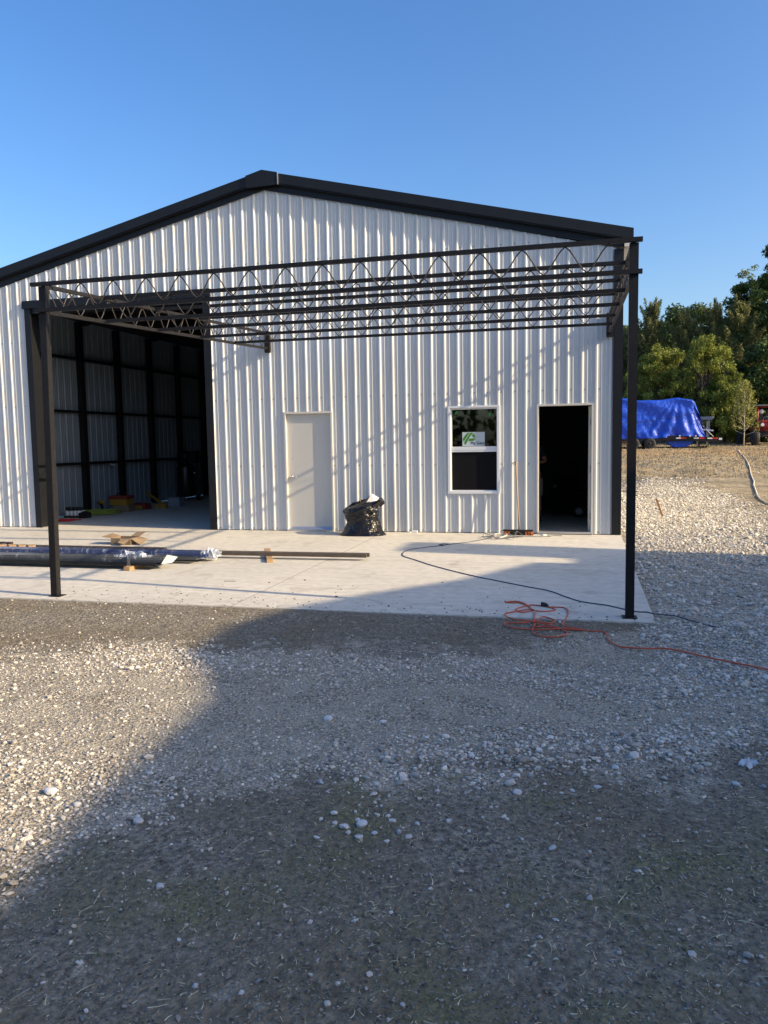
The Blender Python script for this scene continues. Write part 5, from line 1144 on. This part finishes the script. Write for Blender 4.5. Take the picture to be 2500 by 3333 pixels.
# A: yard in front of the slab
n_ = 240000; x = rng.uniform(-0.6, 9.6, n_); y = rng.uniform(-12.1, -6.35, n_)
G_ = gravel(x, y); K_ = coarse(x, y); keep = (rng.random(n_) < G_*(0.42+0.58*K_)+0.012+0.03*sstep(-8.4, -7.8, y)) & offslab(x, y); x, y, K_ = x[keep], y[keep], K_[keep]
r = np.exp(rng.normal(0, 0.45, len(x)))*(0.0042+0.0026*K_)
big = rng.random(len(x)) < 0.004; r = np.where(big, r*2.1, r); r = np.clip(r, 0.0025, 0.03)
m_ = r > 0.0065
stones('gravel_stones', x[m_], y[m_], r[m_], greys(m_.sum(), 0.20, 0.68, 1, 0.075), True, 0.22, 'pale crushed limestone pieces lying over the yard in front of the slab', 51)
stones('fine_gravel', x[~m_], y[~m_], r[~m_], greys((~m_).sum(), 0.22, 0.62, 2, 0.085), False, 0.2, 'fine crushed stone between the larger gravel pieces in the yard', 52)
# B: strip beside the shop
n_ = 110000; x = rng.uniform(7.2, 13.5, n_); y = rng.uniform(-6.5, 16.5, n_); keep = (rng.random(n_) < gravel(x, y)*(0.55+0.6*fbm(x, y, 44))) & offslab(x, y); x, y = x[keep], y[keep]
r = np.clip(np.exp(rng.normal(math.log(0.0115), 0.42, len(x))), 0.006, 0.05)*np.clip(1+(y+6)*0.02, 1, 1.4)
stones('side_gravel', x, y, r, greys(len(x), 0.28, 0.62, 3, 0.08), True, 0.22, 'pale coarse gravel strip running beside the right wall of the shop', 53)
# C: soil crumbs
n_ = 170000; x = rng.uniform(1, 9.5, n_); y = -12.3+rng.random(n_)**1.2*5.9; keep = (rng.random(n_) > gravel(x, y)*0.8) & offslab(x, y); x, y = x[keep], y[keep]
stones('soil_grit', x, y, np.clip(np.exp(rng.normal(math.log(0.0036), 0.45, len(x))), 0.0015, 0.010), greys(len(x), 0.06, 0.30, 4, 0.08), False, 0.2, 'dark crumbs of earth covering the bare soil of the yard', 54)
# D: bigger single stones lying on the soil in the foreground
BS = [(6.29,-9.84,.022),(5.51,-10.24,.022),(5.66,-10.31,.024),(5.59,-10.34,.02),(5.83,-10.33,.015),(5.78,-10.24,.015),(5.89,-10.24,.013),(5.75,-10.20,.013),(5.92,-9.91,.016),(6.25,-10.09,.015),(6.27,-10.11,.012),(6.47,-10.32,.018),(6.12,-10.26,.013),(5.93,-10.89,.009),(5.82,-10.97,.014),(5.43,-11.39,.014),(5.58,-11.38,.012),(5.31,-10.91,.009),(5.04,-10.92,.018),(4.10,-10.31,.030),(4.31,-10.40,.022),(4.68,-10.48,.022),(5.11,-9.10,.03),(6.93,-10.90,.014),(7.30,-9.54,.018),(5.67,-11.01,.011),(5.68,-10.42,.022),(6.79,-10.43,.011),(6.81,-10.44,.009),(6.66,-9.70,.015),(6.54,-9.76,.013),(6.25,-9.76,.03),(7.42,-9.54,.014),(6.13,-9.79,.012),(5.5,-10.45,.016),(5.62,-10.38,.014),(6.85,-9.3,.03),(6.75,-9.45,.026),(5.35,-9.95,.02),(5.70,-10.20,.014),(5.63,-10.27,.012),(5.73,-10.36,.016),(5.54,-10.32,.013),(5.80,-10.42,.012),(5.88,-10.36,.014),(5.70,-10.12,.011),(6.02,-10.18,.012),(5.47,-10.30,.012),(5.95,-10.05,.010),(5.66,-10.22,.009),(5.84,-10.29,.009),(6.16,-10.12,.010),(5.60,-10.20,.010)]
bsx = np.array([b[0] for b in BS]); bsy = np.array([b[1] for b in BS]); bsr = np.array([b[2] for b in BS])
LBL = {19: 'large pale rock in the sunlit gravel near the left picture edge', 20: 'mid sized pale rock just right of the large sunlit rock', 21: 'broad flat grey rock in the shaded gravel at lower left', 22: 'grey rock alone in the middle of the shaded gravel', 31: 'big pale rock at the lower edge of the gravel right of centre', 0: 'single white rock on bare soil below the gravel edge', 2: 'largest white rock in the loose cluster on the soil', 11: 'white oblong rock on soil right of the loose cluster', 24: 'pale rock at the soil edge near the paper scrap', 36: 'pale rock at the right end of the gravel edge'}
for i in LBL:
    o = stones('limestone_rock', bsx[i:i+1], bsy[i:i+1], bsr[i:i+1], greys(1, 0.42, 0.6, 60+i, 0.01), 2, 0.2, LBL[i], 55+i)
    del o['kind']; o['category'] = 'rock'; o['group'] = 'loose rocks in the yard'
mm_ = np.array([i not in LBL for i in range(len(BS))])
stones('pale_stones', bsx[mm_], bsy[mm_], bsr[mm_], greys(mm_.sum(), 0.40, 0.6, 66, 0.01), True, 0.2, 'handful of pale stones lying singly on the dark soil', 155)
n_ = 900; x = rng.uniform(3.8, 8.5, n_); y = rng.uniform(-12.2, -9, n_)
stones('loose_stones', x, y, np.clip(np.exp(rng.normal(math.log(0.006), 0.4, n_)), 0.002, 0.015), greys(n_, 0.2, 0.6, 6), True, 0.2, 'small pale stones scattered over the foreground soil', 56)
# E: dry straw and thin grass
n_ = 40000; x = rng.uniform(3.2, 9.0, n_); y = -12.3+rng.random(n_)**1.3*4.2
pk_ = (rng.random(n_) > gravel(x, y)*0.93) & (rng.random(n_) < 0.25+1.1*np.clip(fbm(x*2.2, y*2.2, 61)-0.3, 0, 1)+0.3*sstep(5, 8, x)); x, y = x[pk_], y[pk_]; n_ = len(x)
ln = np.clip(np.exp(rng.normal(math.log(0.014), 0.6, n_)), 0.005, 0.09); an = rng.uniform(0, 2*PI, n_); wd_ = rng.uniform(0.0008, 0.0021, n_); z0 = gz(x, y)+0.004
cv = rng.normal(0, 0.5, n_); upz = np.abs(rng.normal(0.12, 0.22, n_)); V_ = []; sg = 4
for k in range(sg+1):
    t_ = k/sg; aa = an+cv*t_; cx = x+ln*t_*np.cos(aa); cy = y+ln*t_*np.sin(aa); cz = z0+ln*upz*t_*(1-0.3*t_)+0.002
    ww = wd_*(1-0.7*t_); V_.append(np.stack([cx-ww*np.sin(aa), cy+ww*np.cos(aa), cz+0.0006], 1)); V_.append(np.stack([cx+ww*np.sin(aa), cy-ww*np.cos(aa), cz], 1))
V_ = np.stack(V_, 1).reshape(-1, 3); b0 = (np.arange(n_)*(2*(sg+1)))[:, None]
F_ = np.concatenate([np.concatenate([b0+2*k, b0+2*k+1, b0+2*k+3, b0+2*k+2], 1) for k in range(sg)], 0)
tn = rng.random((n_, 1)); cc_ = np.array([0.66, 0.58, 0.38])*(0.5+0.6*tn); gm_ = (rng.random(n_) < 0.25)[:, None]; cc_ = np.where(gm_, np.array([0.10, 0.13, 0.035])*(0.7+0.8*tn), cc_)
so_ = np_mesh('dry_straw', V_, F_, 'straw', col=np.repeat(cc_, 2*(sg+1), 0)); tag(so_, 'bits of dry straw and thin grass over the foreground soil', 'straw', kind='stuff')
# F: dry weeds in the field behind
n_ = 16000; x = rng.uniform(8, 22, n_); y = rng.uniform(14, 42, n_); hgt = rng.uniform(0.02, 0.09, n_); a_ = rng.uniform(0, PI, n_); z = gz(x, y); w_ = 0.02
V_ = np.stack([np.stack([x-w_*np.cos(a_), y-w_*np.sin(a_), z-0.01], 1), np.stack([x+w_*np.cos(a_), y+w_*np.sin(a_), z-0.01], 1), np.stack([x+rng.normal(0, .03, n_), y, z+hgt], 1)], 1).reshape(-1, 3)
fo = np_mesh('dry_grass', V_, np.arange(n_*3).reshape(-1, 3), 'straw', col=np.repeat(np.array([0.30, 0.22, 0.11])*(0.6+0.6*rng.random((n_, 1))), 3, 0)); tag(fo, 'short dry grass on the field behind the shop', 'grass', kind='stuff')
